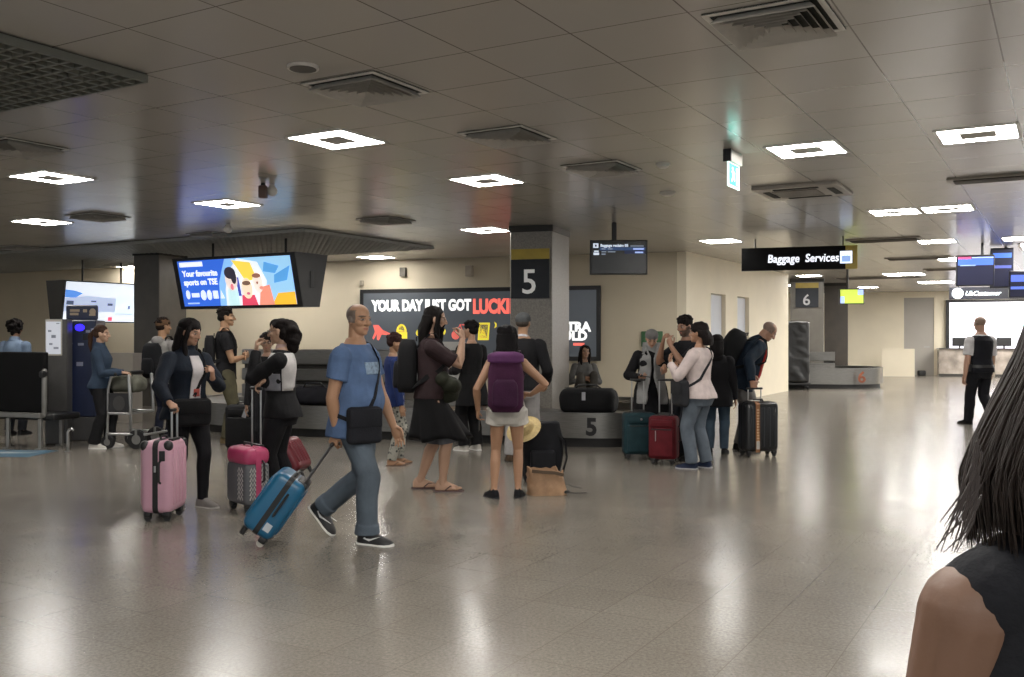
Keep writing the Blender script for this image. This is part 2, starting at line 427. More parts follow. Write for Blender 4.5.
        return b.remesh(name, m, vox, s.o, 3, wr)
    def trousers(s, name, m, off=.015, s1=.085, length=1., r0=.057, rk=.043, ra=.034, wr=.004, cuff=0, vox=.007):
        b = MB(); H = s.H; f = s.fat**.6
        b.loft([s.ring(t, off) for t in np.linspace(-.088, s1, 9)])
        for k in 'LR':
            h, K, A = s.hip[k], s.kn[k], s.an[k]
            if length <= .5:
                e = h.lerp(K, length*2); b.chain([h, h.lerp(e, .5), e], [r0*H*f+off*.6, r0*H*f*.98+off*.6, (r0*f-.002)*H+off], 18, 'flat')
            else:
                e = K.lerp(A, (length-.5)*2); b.chain([h, h.lerp(K, .35), h.lerp(K, .8), K], [r0*H*f+off*.5, (r0*.95)*H*f+off*.3, rk*1.03*H*f, rk*H*f], 18)
                bk = Vector((0, -.006*H, 0))
                b.chain([K, K.lerp(e, .4)+bk, e], [rk*H*f, (rk*.6+ra*.4)*H*f, ra*H*f], 18, 'flat')
                if cuff: b.chain([K.lerp(e, 1-cuff), e], [ra*H*f*1.13, ra*H*f*1.13], 18, 'flat')
        return b.remesh(name, m, vox, s.o, 3, wr)
    def skirt(s, name, m, s1=.06, hem=.30, w=.15, d=.12, off=.014, pleat=.012):
        H = s.H; rings = []
        mid = (s.kn['L']+s.kn['R'])/2
        for i in range(13):
            t = i/12
            if t < .3: rings.append(s.ring(s1+(-.02-s1)*t/.3, off+.004, 48))
            else:
                q = (t-.3)/.7; zz = (s.ctr(-.02).z)*(1-q)+hem*H*q; c = s.ctr(-.02).lerp(Vector((mid.x, mid.y, 0)), q*.85)
                A0, B0, yo = s.prof(-.02); A = (A0+off/H)*(1-q)+w*q; B = (B0+off/H)*(1-q)+d*q; ring = []
                for k in range(48):
                    a = 2*math.pi*k/48; pl = 1+pleat/.1*q*math.sin(a*9+.6*math.sin(a*3)); rag = .012*math.sin(a*5+1)*q
                    ca, sa = math.cos(a), math.sin(a); ring.append(Vector((c.x+A*H*math.copysign(abs(ca)**.85, ca)*pl, c.y+(yo*(1-q))*H+B*H*math.copysign(abs(sa)**.85, sa)*pl, zz+rag*H)))
                rings.append(ring)
        b = MB(); b.loft(rings); return b.build(name, m, s.o, 'all')
    SHOE = [(0, .012, .034), (.05, .021, .05), (.18, .0245, .060), (.33, .025, .060), (.5, .026, .046), (.68, .030, .034), (.85, .027, .026), (.96, .017, .02), (1.0, .006, .014)]
    def shoes(s, m, msole=None, sole=.011, l=1.1, w=1.05, swoosh=None):
        for k in 'LR':
            b = MB(); b.loft(s.foot_rings(k, w, s.SHOE, l=l)); so = b.build('shoe', m, s.o, True)
            if msole:
                b = MB(); b.loft(s.foot_rings(k, w*1.06, [(t*1.03-.015, x+.0012, sole) for t, x, h in s.SHOE], z0=-.0425, l=l)); b.build('sole', msole, so, True)
            if swoosh:
                M = s.foot_frame(k)
                for sg in (-1, 1):
                    P = [(.25, .012), (.42, .003), (.75, .026), (.45, .012), (.33, .012), (.28, .017)]
                    bb = MB(); H = s.H
                    for lay in (0, 1):
                        pass
                    v = [M @ (Vector((sg*(.0262+.0035*lay*1), -.042+.148*t*l, -.027+z))*H) for lay in (0, 1) for t, z in P]
                    n = len(P); bb.add(v, [tuple(range(n)), tuple(range(2*n-1, n-1, -1))]+[(i, (i+1) % n, n+(i+1) % n, n+i) for i in range(n)])
                    bb.build('swoosh_mark', swoosh, so)
    def sandals(s, m):
        for k in 'LR':
            b = MB(); b.loft(s.foot_rings(k, 1.05, [(t*1.08-.04, x+.0015, .011) for t, x, h in s.SHOE], z0=-.0475, l=1.05)); so = b.build('flip_flop', m, s.o, True)
            M = s.foot_frame(k); H = s.H; b = MB(); sg = -1 if k == 'L' else 1
            for e in (-1, 1):
                b.chain([M @ (Vector((e*.026, .02, -.034))*H), M @ (Vector((e*.022, .045, -.014))*H), M @ (Vector((-.012*sg, .078, -.018))*H), M @ (Vector((-.012*sg, .08, -.034))*H)], .0035*H, 8)
            b.build('strap', m, so, True)
    # ---------------- hair and headwear
    def hair_(s, style, c, L=.8, vol=1., name='hair', wr=.004, front=.0, flare=0.):
        m = mat('hair_'+c.strip('#'), c, .75, bump=.5, bscale=14, vary=.35, vscale=6, stretch=(9, 9, .8), spec=.12)
        b = MB(); hh = s.hh; q = lambda *p: s.HM @ Vector(p); Rm = s.Rh
        E_ = lambda c_, r: b.ell(q(*c_), [x*hh for x in r], Rm, 20, 14)
        if style == 'short':
            E_((0, -.105, .73), (.375*vol, .43*vol, .355*vol)); E_((0, -.22, .50), (.325*vol, .30*vol, .28)); g_ = random.Random(int(s.H*1000))
            for _ in range(34):
                a, u_ = g_.uniform(0, 6.283), g_.uniform(-.1, 1); w_ = math.sqrt(1-u_*u_); x_, y_, z_ = .34*vol*w_*math.cos(a), -.1+.40*vol*w_*math.sin(a), .74+.33*vol*u_
                if y_ > .15 and z_ < .9: continue
                E_((x_, y_, z_), (.09, .12, .07))
        elif style == 'crop':
            E_((0, -.10, .69), (.358, .415, .34)); E_((0, -.2, .52), (.335, .30, .25))
        elif style == 'curly':
            E_((0, -.12, .7), (.40*vol, .44*vol, .38*vol)); E_((0, -.22, .42), (.38*vol, .34*vol, .32*vol)); g_ = random.Random(4)
            for _ in range(90):
                a, u_ = g_.uniform(0, 6.283), g_.uniform(-.75, 1); w_ = math.sqrt(1-u_*u_); x_, y_, z_ = .42*vol*w_*math.cos(a), -.14+.45*vol*w_*math.sin(a), .66+.42*vol*u_
                if y_ > .12 and z_ < .82: continue
                E_((x_, y_, z_), (.1, .1, .1))
        elif style in ('long', 'bob', 'tail', 'bushy'):
            E_((0, -.11, .72), (.38*vol, .43*vol, .345*vol)); E_((0, -.24, .5), (.36*vol, .30*vol, .30))
            if style == 'tail':
                E_((0, -.5, .62), (.12, .14, .14))
                b.chain([q(0, -.5, .62), q(0, -.68, .45), q(0, -.68, .45-L*.5), q(0, -.62, .45-L)], [.1*hh, .15*hh, .14*hh, .05*hh], 12)
            elif style == 'bushy':
                E_((0, -.48, .52), (.34*vol, .36*vol, .42*vol)); E_((0, -.55, .2), (.32*vol, .32*vol, .38*vol)); E_((0, -.5, -.15), (.26*vol, .24*vol, .3*vol))
            else:
                # curtain: falls along the world's down, from the head to the shoulders
                dn = Vector((0, 0, -1)); bk = s.Rh @ Vector((0, -1, 0)); sd = s.Rh @ Vector((1, 0, 0)); rings = []
                base = q(0, -.16, .62)
                for i in range(8):
                    t = i/7; w = (.40+.05*math.sin(t*3.1))*vol*(1-.12*t+flare*math.sin(min(1, t*1.25)*1.5708)); d = (.33-.13*t)*vol
                    c0 = base+dn*(t*L*hh*1.25)+bk*(hh*(.06+.30*min(t*2, 1)))
                    rings.append([c0+sd*(hh*w*math.cos(2*math.pi*k/22))+bk*(hh*d*math.sin(2*math.pi*k/22)) for k in range(22)])
                b.loft(rings)
                if front:
                    for sg in (-1, 1):
                        b.chain([q(sg*.2, .1, .93), q(sg*.35, .12, .66), q(sg*.38, .1, .35), q(sg*.37, .06, .1)+dn*0, q(sg*.34, .1, .1)+dn*front*hh*.6, q(sg*.3, .12, .08)+dn*front*hh], [.07*hh, .10*hh, .11*hh, .12*hh, .11*hh, .06*hh], 12)
        return b.remesh(name, m, .006 if s.H > 0 else .006, s.o, 2, wr, 2.2)
    def beard_(s, c, L=.25):
        m = mat('hair_'+c.strip('#'), c, .75, bump=.5, bscale=14, vary=.35, vscale=6, stretch=(9, 9, .8), spec=.12)
        b = MB(); hh = s.hh; q = lambda *p: s.HM @ Vector(p)
        b.ell(q(0, .2, .12), (.24*hh, .22*hh, .17*hh), s.Rh); b.ell(q(0, .26, -.05-L*.3), (.17*hh, .14*hh, (.16+L*.4)*hh), s.Rh)
        for sg in (-1, 1): b.chain([q(sg*.3, .02, .45), q(sg*.24, .16, .2)], [.06*hh, .1*hh], 10)
        b.chain([q(-.13, .36, .26), q(0, .4, .29), q(.13, .36, .26)], .04*hh, 8)
        return b.remesh('beard', m, .006, s.o, 2, .003, 2)
    def cap_(s, c, brim=True, knit=False, name='cap', puff=1.):
        m = cloth(c); b = MB(); hh = s.hh; q = lambda *p: s.HM @ Vector(p)
        rings = []
        for z, k in ((.60, 1.0), (.7, 1.03*puff), (.82, 1.0*puff), (.93, .86*puff), (1.02, .6), (1.07, .25)):
            rings.append([q(.385*k*math.cos(2*math.pi*i/24), -.07+.455*k*math.sin(2*math.pi*i/24), z-(.10 if knit else .06)*math.sin(2*math.pi*i/24)*-(1 if z < .8 else .2)*.5) for i in range(24)])
        b.loft(rings); o = b.build(name, m, s.o, True)
        if brim:
            b = MB(); pts = []
            for zz in (0, .03):
                pts += [q(.33*math.cos(R(a)), .22+.48*math.sin(R(a)), .66-.05*math.sin(R(a))+zz) for a in range(0, 181, 15)]
            n = 13; b.add(pts, [tuple(range(n)), tuple(range(2*n-1, n-1, -1))]+[(i, (i+1) % n, n+(i+1) % n, n+i) for i in range(n)]); b.build('brim', m, o)
        return o
    def glasses(s):
        b = MB(); q = lambda *p: s.HM @ Vector(p); r = .004*1.2
        for sg in (-1, 1):
            b.chain([q(sg*.15+.10*math.cos(R(a)), .43-.02*abs(math.cos(R(a))), .52+.075*math.sin(R(a))) for a in range(0, 361, 30)], .0022, 6)
            b.chain([q(sg*.25, .41, .55), q(sg*.36, .25, .55), q(sg*.37, -.03, .53)], .0022, 6)
        b.chain([q(-.05, .44, .53), q(.05, .44, .53)], .0022, 6)
        return b.build('glasses', BLACK, s.o, True)
    def patch(s, name, m, s0, s1, a0, a1, off=.02, th=.006, a0b=None, a1b=None):   # a piece of cloth lying on the torso
        b = MB(); rings = []
        a0b = a0 if a0b is None else a0b; a1b = a1 if a1b is None else a1b
        for i in range(10):
            t = s0+(s1-s0)*i/9; u = i/9; x0, x1 = a0+(a0b-a0)*u, a1+(a1b-a1)*u
            r1 = s.ring(t, off+th, 9, a0=x0, a1=x1); r0 = s.ring(t, off-.012, 9, a0=x0, a1=x1)
            rings.append(r1+r0[::-1])
        b.loft(rings); return b.build(name, m, s.o, 'all')
    # ---------------- bags (things of their own, given in the wearer's frame)
    def own(s, name, label, cat, base, group=None):
        base = Vector(base); t = link(name, None); t.matrix_world = s.M @ Matrix.Translation(base)
        tag(t, label, cat, group); s._off = Matrix.Translation(-base); return t
    def strap(s, t, name, m, path, w=.03, off=.018, th=.004):
        P, O = [], []
        fine = []
        for i in range(len(path)-1):
            for j in range(5): fine.append(tuple(path[i][k]+(path[i+1][k]-path[i][k])*j/5 for k in range(len(path[i]))))
        fine.append(path[-1])
        for e in fine:
            p, o = s.surf(e[0], e[1], e[2] if len(e) > 2 else off); P.append(p); O.append(o)
        b = MB(); b.ribbon(P, O, w, th); return b.build(name, m, t, M=s._off)
    def backpack(s, label, c, w=.30, h=.46, d=.17, s_mid=.15, c2=None, name='backpack', trim=None, gap=.02, lid=None, strapc=None, tall=0.):
        m = cloth(c); m2 = cloth(c2 or c); H = s.H
        A, B, yo = s.prof(s_mid); X, Y, Z = s.axes(s_mid); c0 = s.T(s_mid, 0, yo)-Y*(B*H+gap+d/2)
        t = s.own(name, label, 'backpack', c0-Z*h/2); Mx = Matrix((X, Y, Z)).transposed()
        def rb(cx, cy, cz, ww, dd, hh_, top=.75, name='bag_body', mm=m, n=10):
            rings = []
            for i in range(n):
                u = i/(n-1); k = 1-(1-top)*max(0, (u-.6)/.4)**2-.12*max(0, (.15-u)/.15)**2
                if u in (0, 1): k *= .85
                ring = []
                for j in range(24):
                    a = 2*math.pi*j/24; ca, sa = math.cos(a), math.sin(a)
                    v = Vector((ww/2*k*math.copysign(abs(ca)**.55, ca), dd/2*k*math.copysign(abs(sa)**.6, sa), -hh_/2+hh_*u))
                    ring.append(c0+Mx @ (v+Vector((cx, cy, cz))))
                rings.append(ring)
            b = MB(); b.loft(rings); return b.remesh(name, mm, .009, t, 4, .004, 1.2) if False else b.build(name, mm, t, 'all', M=s._off)
        rb(0, 0, 0, w, d, h)
        rb(0, -d/2, -h*.17, w*.72, d*.35, h*.5, name='front_pocket', mm=m2)
        if lid: rb(0, -d*.03, h*.47, w*1.02, d*1.06, h*.2, top=.6, name='lid', mm=cloth(lid))
        ms = cloth(strapc or c)
        for sg in (-1, 1):
            P, O = [], []
            ytop = c0+Mx @ Vector((sg*w*.2, d*.45, h*.36)); 
            P.append(ytop); O.append(-Y)
            for sp, a, x, yy in ((.318, 0, .062, -.02), (.322, 0, .066, .01), (.29, 0, .074, None), (.24, 0, .08, None), (.19, 0, .088, None)):
                A1, B1, y1 = s.prof(sp); yv = (y1+B1+.016/H) if yy is None else yy
                P.append(s.T(sp, sg*x, yv)+(s.tan(.3)*.026 if yy is not None else Vector())); O.append(s.axes(sp)[1] if yy is None else s.tan(.3))
            p, o = s.surf(.13, 90-sg*75, .022); P.append(p); O.append(o)
            p, o = s.surf(.10, 90-sg*110, .022); P.append(p); O.append(o)
            P.append(c0+Mx @ Vector((sg*w*.42, d*.3, -h*.4))); O.append(-Y)
            b = MB(); b.ribbon(P, O, .05, .01); b.build('shoulder_strap', ms, t, M=s._off)
        b = MB(); b.chain([c0+Mx @ Vector((x, d*.4, h*.48+z)) for x, z in ((-.04, 0), (-.03, .035), (.03, .035), (.04, 0))], .007, 8); b.build('grab_handle', ms, t, True, M=s._off)
        return t
    def pt(s, v): return s.M @ Vector(v)
    def grip(s, k):     # where the fist closes, world
        hd, n, curl, sg = s.hand[k]; return s.M @ (s.wr[k]+hd*.05*s.H)
# ------------------------------------------------------------------ setting
def grid_mat(name, c1, rough, du, dv, u0, v0, U, V, linec, lw, speck=0, vary=.06, spec=.5, bump=0., coat=0.):
    m = bpy.data.materials.new(name); m.use_nodes = True; nt = m.node_tree; n = nt.nodes; l = nt.links; b = n['Principled BSDF']
    g = n.new('ShaderNodeNewGeometry')
    def M(op, a, bb=None, c=None):
        k = n.new('ShaderNodeMath'); k.operation = op
        for i, x in enumerate((a, bb, c)):
            if x is None: continue
            if isinstance(x, (int, float)): k.inputs[i].default_value = x
            else: l.new(x, k.inputs[i])
        return k.outputs[0]
    def coord(D, step, off):
        d = n.new('ShaderNodeVectorMath'); d.operation = 'DOT_PRODUCT'; l.new(g.outputs['Position'], d.inputs[0]); d.inputs[1].default_value = D
        return M('DIVIDE', M('SUBTRACT', d.outputs['Value'], off), step)
    u, v = coord(U, du, u0), coord(V, dv, v0)
    def line(x, step): return M('LESS_THAN', M('PINGPONG', x, .5), lw/step/2)   # distance to the nearest joint
    ln = M('MAXIMUM', line(u, du), line(v, dv))
    cv = n.new('ShaderNodeCombineXYZ'); l.new(M('FLOOR', u), cv.inputs[0]); l.new(M('FLOOR', v), cv.inputs[1])
    wn = n.new('ShaderNodeTexWhiteNoise'); wn.noise_dimensions = '2D'; l.new(cv.outputs[0], wn.inputs['Vector'])
    val = M('ADD', M('MULTIPLY', wn.outputs['Value'], vary), 1-vary/2)
    if speck:
        t1 = n.new('ShaderNodeTexNoise'); t1.inputs['Scale'].default_value = 55; t1.inputs['Detail'].default_value = 5; t1.inputs['Roughness'].default_value = .8; l.new(g.outputs['Position'], t1.inputs['Vector'])
        t2 = n.new('ShaderNodeTexNoise'); t2.inputs['Scale'].default_value = 1.1; t2.inputs['Detail'].default_value = 5; l.new(g.outputs['Position'], t2.inputs['Vector'])
        val = M('MULTIPLY', val, M('ADD', M('MULTIPLY', M('SUBTRACT', t1.outputs['Fac'], .5), speck*4), 1))
        val = M('MULTIPLY', val, M('ADD', M('MULTIPLY', M('SUBTRACT', t2.outputs['Fac'], .5), .5), 1))
    vm = n.new('ShaderNodeVectorMath'); vm.operation = 'SCALE'; vm.inputs[0].default_value = lin(c1)[:3]; l.new(val, vm.inputs['Scale'])
    mx = n.new('ShaderNodeMix'); mx.data_type = 'RGBA'; l.new(ln, mx.inputs[0]); l.new(vm.outputs[0], mx.inputs[6]); mx.inputs[7].default_value = lin(linec)
    l.new(mx.outputs[2], b.inputs['Base Color']); b.inputs['Specular IOR Level'].default_value = spec
    nz = n.new('ShaderNodeTexNoise'); nz.inputs['Scale'].default_value = 3; nz.inputs['Detail'].default_value = 4; l.new(g.outputs['Position'], nz.inputs['Vector'])
    l.new(M('ADD', M('MULTIPLY', nz.outputs['Fac'], rough*(.5 if speck else 0)), rough*(.75 if speck else 1)), b.inputs['Roughness'])
    if bump:
        # every tile hangs a hair out of level
        wn2 = n.new('ShaderNodeTexWhiteNoise'); wn2.noise_dimensions = '2D'; l.new(cv.outputs[0], wn2.inputs['Vector'])
        sb = n.new('ShaderNodeVectorMath'); sb.operation = 'SUBTRACT'; l.new(wn2.outputs['Color'], sb.inputs[0]); sb.inputs[1].default_value = (.5, .5, .5)
        ml = n.new('ShaderNodeVectorMath'); ml.operation = 'MULTIPLY'; l.new(sb.outputs[0], ml.inputs[0]); ml.inputs[1].default_value = (bump, bump, 0)
        ad = n.new('ShaderNodeVectorMath'); l.new(ml.outputs[0], ad.inputs[0]); l.new(g.outputs['Normal'], ad.inputs[1])
        nn = n.new('ShaderNodeVectorMath'); nn.operation = 'NORMALIZE'; l.new(ad.outputs[0], nn.inputs[0]); l.new(nn.outputs[0], b.inputs['Normal'])
    if coat:
        b.inputs['Coat Weight'].default_value = coat; b.inputs['Coat Roughness'].default_value = .1
    return m
CU, CV = .66, .695
CU0, CV0 = 4.142, 1.731
M_FLOOR = grid_mat('terrazzo_floor', '#736d64', .21, .43, .43, 3.91, 2.219, U3, V3, '#625b53', .005, speck=.55, vary=.09, spec=.55)
M_CEIL = grid_mat('metal_ceiling_tiles', '#b3aea7', .22, CU, CV, CU0, CV0, U3, V3, '#625c56', .009, vary=.05, spec=.5, bump=.006)
M_WALL = mat('cream_wall', '#cdc1a8', .7, vary=.04, vscale=1.5, spec=.3)
M_WALL2 = mat('white_wall', '#f1e6cc', .6, vary=.04, vscale=1.5, spec=.3)
M_DOOR = mat('pale_door', '#c3c8d2', .5, vary=.04, vscale=2)
M_GDOOR = mat('grey_door', '#aaa59c', .5, vary=.04, vscale=2)
M_GRANITE = mat('grey_granite', '#827d75', .3, vary=.28, vscale=45, spec=.5)
M_DARK = mat('dark_brown_panel', '#4c453d', .3, vary=.15, vscale=4)
M_BASE = mat('grey_skirting', '#8d867c', .5, vary=.05)
M_TRIMD = mat('dark_trim', '#26241f', .5)

b = MB(); b.quad([(-45, -6, 0), (45, -6, 0), (45, 60, 0), (-45, 60, 0)]); struct('floor', b, M_FLOOR)
b = MB(); b.quad([(-45, -6, CEIL), (-45, 60, CEIL), (45, 60, CEIL), (45, -6, CEIL)]); struct('ceiling', b, M_CEIL)

def wall(name, p0, p1, m, z0=0, z1=CEIL, th=.2, holes=(), nrm=None, base=True):
    """p0->p1 on plan, thickness away from the viewer; holes = (t0,t1,z0,z1) in metres along it"""
    p0, p1 = Vector((p0[0], p0[1], 0)), Vector((p1[0], p1[1], 0)); d = (p1-p0); L = d.length; d.normalize()
    nn = Vector((-d.y, d.x, 0)); 
    if nn.dot((p0+p1)/2) < 0: nn = -nn
    if nrm is not None: nn = Vector(nrm)
    b = MB()
    def slab(t0, t1, a, c):
        if t1-t0 < 1e-4 or c-a < 1e-4: return
        q = [p0+d*t0, p0+d*t1, p0+d*t1+nn*th, p0+d*t0+nn*th]
        b.loft([[x+UP*a for x in q], [x+UP*c for x in q]])
    t = 0
    for h in sorted(holes):
        slab(t, h[0], z0, z1); slab(h[0], h[1], h[3], z1); slab(h[0], h[1], z0, h[2]); t = h[1]
    slab(t, L, z0, z1)
    o = struct(name, b, m)
    return p0, d, -nn, L
cor = ce(677, 252); cor.z = 0
backL = cor+W3*21
bw0, bwd, bwn, bwL = wall('wall_back', backL, cor, M_WALL)
# return wall with two doorways
endx = None
def ray_on(p, d, px):      # where the line p+d*t is seen in column px
    k = (px-512)/F_PX; t = (k*p.y-p.x)/(d.x-k*d.y); return t
t781 = ray_on(cor, U3, 781)
dA0, dA1 = ray_on(cor, U3, 702), ray_on(cor, U3, 717)
dB0, dB1 = ray_on(cor, U3, 729), ray_on(cor, U3, 741)
rw = wall('wall_right', cor+U3*.0, cor+U3*t781, M_WALL2, holes=((dA0, dA1, 0, 2.45), (dB0, dB1, 0, 2.45)), nrm=V3*-1)
NR = V3   # faces the hall
def along(t, off=0, z=0): return cor+U3*t+NR*off+UP*z
for i, (a, c, m) in enumerate(((dA0, dA1, M_DOOR), (dB0, dB1, M_DOOR))):
    b = MB(); w = c-a; fm = Matrix((U3, -V3, UP)).transposed()
    b.box(along((a+c)/2, -.09, 1.22), (w-.08, .05, 2.4), fm); d_ = struct('door_%d' % (i+1), b, m)
    b = MB()
    for tt in (a+.02, c-.02): b.box(along(tt, -.02, 1.22), (.06, .16, 2.45), fm)
    b.box(along((a+c)/2, -.02, 2.45), (w, .16, .06), fm); b.build('door_frame', M_GDOOR, d_)
    b = MB(); b.chain([along(a+.2, -.05, 1.05), along(a+.2, -.01, 1.05), along(a+.33, -.01, 1.05)], .012, 8); b.build('door_handle', ALU, d_, True)
b = MB()
for x0, x1 in ((0, dA0), (dA1, dB0), (dB1, t781)): b.box(along((x0+x1)/2, .008, .05), (x1-x0, .016, .1), Matrix((U3, -V3, UP)).transposed())
struct('baseboard_right', b, M_BASE)
# end of the return wall, and the far walls
endp = cor+U3*t781
b = MB(); b.box((backL+cor)/2-WU*.008+UP*.05, (21, .016, .1), Matrix((-W3, WU, UP)).transposed()); struct('baseboard_back', b, M_BASE)
fp = fl(915, 375.3)
f0 = fp+W3*14; f1 = fp-W3*16
tt = lambda px: ray_on(f0, -W3, px)
gd0, gd1 = tt(904), tt(934)
wall('wall_far', f0, f1, M_WALL2, holes=((gd0, gd1, 0, 3.0),))
fm = Matrix((-W3, WU, UP)).transposed()
b = MB(); b.box(f0-W3*(gd0+gd1)/2+WU*.06+UP*1.5, (gd1-gd0, .06, 3.0), fm); d3 = struct('door_3', b, M_GDOOR)
b = MB(); b.box(f0-W3*(gd1-.25)-WU*.0+UP*1.1, (.2, .04, .05), fm); b.build('door_handle', ALU, d3)
wall('wall_left', backL-WU*12+W3*0, backL, M_WALL, nrm=W3)
b = MB(); p = at(105, 357, 17.2); b.box((p.x-.6, p.y, .61), (2.9, .25, 1.22), Matrix((-W3, WU, UP)).transposed()); struct('trim_1', b, M_BASE)
# free-standing white partition far right
p = fl(898, 376.5); b = MB(); b.box((p.x, p.y, .52), (1.15, .12, 1.04), fm); t = tag(b.build('partition_panel', M_WALL2), 'low white partition panel standing before the far white wall', 'partition')

# ------------------------------------------------------------------ open-cell ceiling panels
def cell_panel(name, u0, u1, v0, v1, step, bw, label):
    o = U3*u0+V3*v0; root = None
    b = MB(); q = lambda u, v, z: U3*u+V3*v+UP*z
    b.loft([[q(u0, v0, CEIL-.012), q(u1, v0, CEIL-.012), q(u1, v1, CEIL-.012), q(u0, v1, CEIL-.012)], [q(u0, v0, CEIL-.004), q(u1, v0, CEIL-.004), q(u1, v1, CEIL-.004), q(u0, v1, CEIL-.004)]])
    s = b.build(name, mat('void_black', '#181915', .9)); tag(s, kind='structure')
    b = MB(); fmm = Matrix((U3, V3, UP)).transposed(); n = int(round((u1-u0)/step))
    for i in range(n+1):
        b.box(q(u0+(u1-u0)*i/n, (v0+v1)/2, CEIL-.035), (bw, v1-v0, .05), fmm)
    n = int(round((v1-v0)/step))
    for i in range(n+1):
        b.box(q((u0+u1)/2, v0+(v1-v0)*i/n, CEIL-.035), (u1-u0, bw, .05), fmm)
    b.build('cell_grid', mat('cell_grid_grey' if name == 'trim_2' else 'cell_grid_pale', '#686a62' if name == 'trim_2' else '#a3a49f', .5), s)
cell_panel('trim_2', CU0-CU*5, CU0, CV0+CV*5-.03, CV0+CV*5-.03+CV*7, .11, .022, '')
cell_panel('trim_3', 11.3, 14.84, 10.4, 28, .12, .02, '')

# ------------------------------------------------------------------ columns
def column(pnear, wW, wU, label, m, dark_top=True):
    root = thing('column', label, 'column', (pnear.x, pnear.y, 0)); c = W3*wW/2+WU*wU/2
    fmm = Matrix((-W3, WU, UP)).transposed()
    b = MB(); b.bevbox(c+UP*CEIL/2, (wW, wU, CEIL), .012, 1, fmm); b.build('shaft', m, root)
    b = MB(); b.box(c+UP*(CEIL-.05), (wW+.03, wU+.03, .1), fmm); b.build('top_band', M_TRIMD, root)
    b = MB(); b.box(c+UP*.06, (wW+.02, wU+.02, .12), fmm); b.build('base_band', M_BASE, root)
    return root, -W3
p5 = ce(552, 224.5); p5.z = 0
col5, _ = column(p5, .68, 1.0, 'grey granite column with the yellow and black number 5 sign', M_GRANITE)
pL = ce(159, 250); pL.z = 0
colL, _ = column(pL, .62, .85, 'plain dark grey column between the two hanging video displays', mat('grey_column', '#59544d', .35, vary=.12, vscale=5))
F6 = fl(835, 389)
p6 = F6+W3*.32+WU*.92
col6, _ = column(p6, .95, .8, 'dark grey column behind the second conveyor carrying the number 6 sign', mat('grey_column_six', '#6a665e', .3, vary=.12, vscale=5))
p7 = at(848, 338, 30.5); p7.z = 0
col7, _ = column(p7, .72, .8, 'dark brown column just right of the number 6 column', M_DARK)

WHITE = glow('#e9e9e6', .12); YEL = mat('sign_yellow', '#a8902c', .5); SIGNK = mat('sign_black', '#282b30', .6, spec=.2)
def emblem(M, parent, cx, cy, s, m):   # little crown-like building mark
    ps = [rect(cx-.5*s, cy-.5*s, cx-.28*s, cy+.2*s), rect(cx-.18*s, cy-.5*s, cx+.18*s, cy+.5*s), rect(cx+.28*s, cy-.5*s, cx+.5*s, cy+.2*s), rect(cx-.7*s, cy-.78*s, cx+.7*s, cy-.66*s)]
    flat(ps, m, M, parent, 'emblem', .012)
def number_sign(px0, px1, py0, py1, pn, num, label, glyph):
    # hangs on the left face of a column
    def on(px, py, off=.03):
        t = ray_on(pn-WU*off, W3, px); q = pn-WU*off+W3*t; q.z = EYE-(py-HZ)/F_PX*q.y; return q
    a, c, d = on(px0, py1), on(px1, py1), on(px0, py0); w = (c-a).length; h = d.z-a.z
    root = thing('number_sign', label, 'sign', a)
    M = frame((0, 0, 0), -W3, UP)
    flat([rect(0, 0, w, h*.79)], SIGNK, M, root, 'black_panel', 0, .02); flat([rect(0, h*.79, w, h)], YEL, M, root, 'yellow_panel', 0, .02)
    flat([rect(w*.33, h*.70, w*.64, h*.92)], SIGNK, M, root, 'emblem_plate', .0201, .002)
    emblem(M, root, w*.485, h*.815, w*.17, mat('sign_grey', '#c0c0c2', .5)); root.children[-1].location += Vector((0, -.012, 0))
    text(num, h*glyph, WHITE if num == '5' else mat('sign_grey', '#c0c0c2', .5), M @ Matrix.Translation((w*.48, h*.10, .022)), root, 'numeral', .004, align='CENTER')
number_sign(511.5, 549.5, 249.5, 298.5, p5, '5', 'hanging black and yellow sign with a white number 5 on the granite column', .70)
number_sign(795.5, 818.5, 283, 307.5, p6, '6', 'small black and yellow sign with a grey number 6 on the far column', .62)

# ------------------------------------------------------------------ ceiling fixtures
LS = glow('#fffaf3', 52.0)
M_FRAME = mat('white_fixture', '#d8d4cc', .4)
def ceiling_light(p, label, size=.6, group='square ring ceiling lights', su=None, kind='ring'):
    u = p.dot(U3); v = p.dot(V3)
    root = thing('ceiling_light', label, 'ceiling light', (p.x, p.y, CEIL), rz_of(U3), group); s = size/2
    b = MB(); o_, i_ = s, s-.0
    zz = -.03
    def ringbox(a0, a1, z0, z1):
        for q in ([(-a1, -a1), (a1, -a1), (a0, -a0), (-a0, -a0)], [(a1, -a1), (a1, a1), (a0, a0), (a0, -a0)], [(a1, a1), (-a1, a1), (-a0, a0), (a0, a0)], [(-a1, a1), (-a1, -a1), (-a0, -a0), (-a0, a0)]):
            b.loft([[(x, y, z0) for x, y in q], [(x, y, z1) for x, y in q]])
    ringbox(s*.97, s*1.06, -.012, -.001); b.build('frame', M_FRAME, root)
    b = MB(); ringbox(s*.46, s*.97, -.012, -.003); b.build('diffuser_ring', LS, root)
    b = MB(); b.box((0, 0, -.008), (s*.92, s*.92, .012)); b.build('centre_panel', mat('fixture_centre', '#c9c5bd', .6), root)
    return root
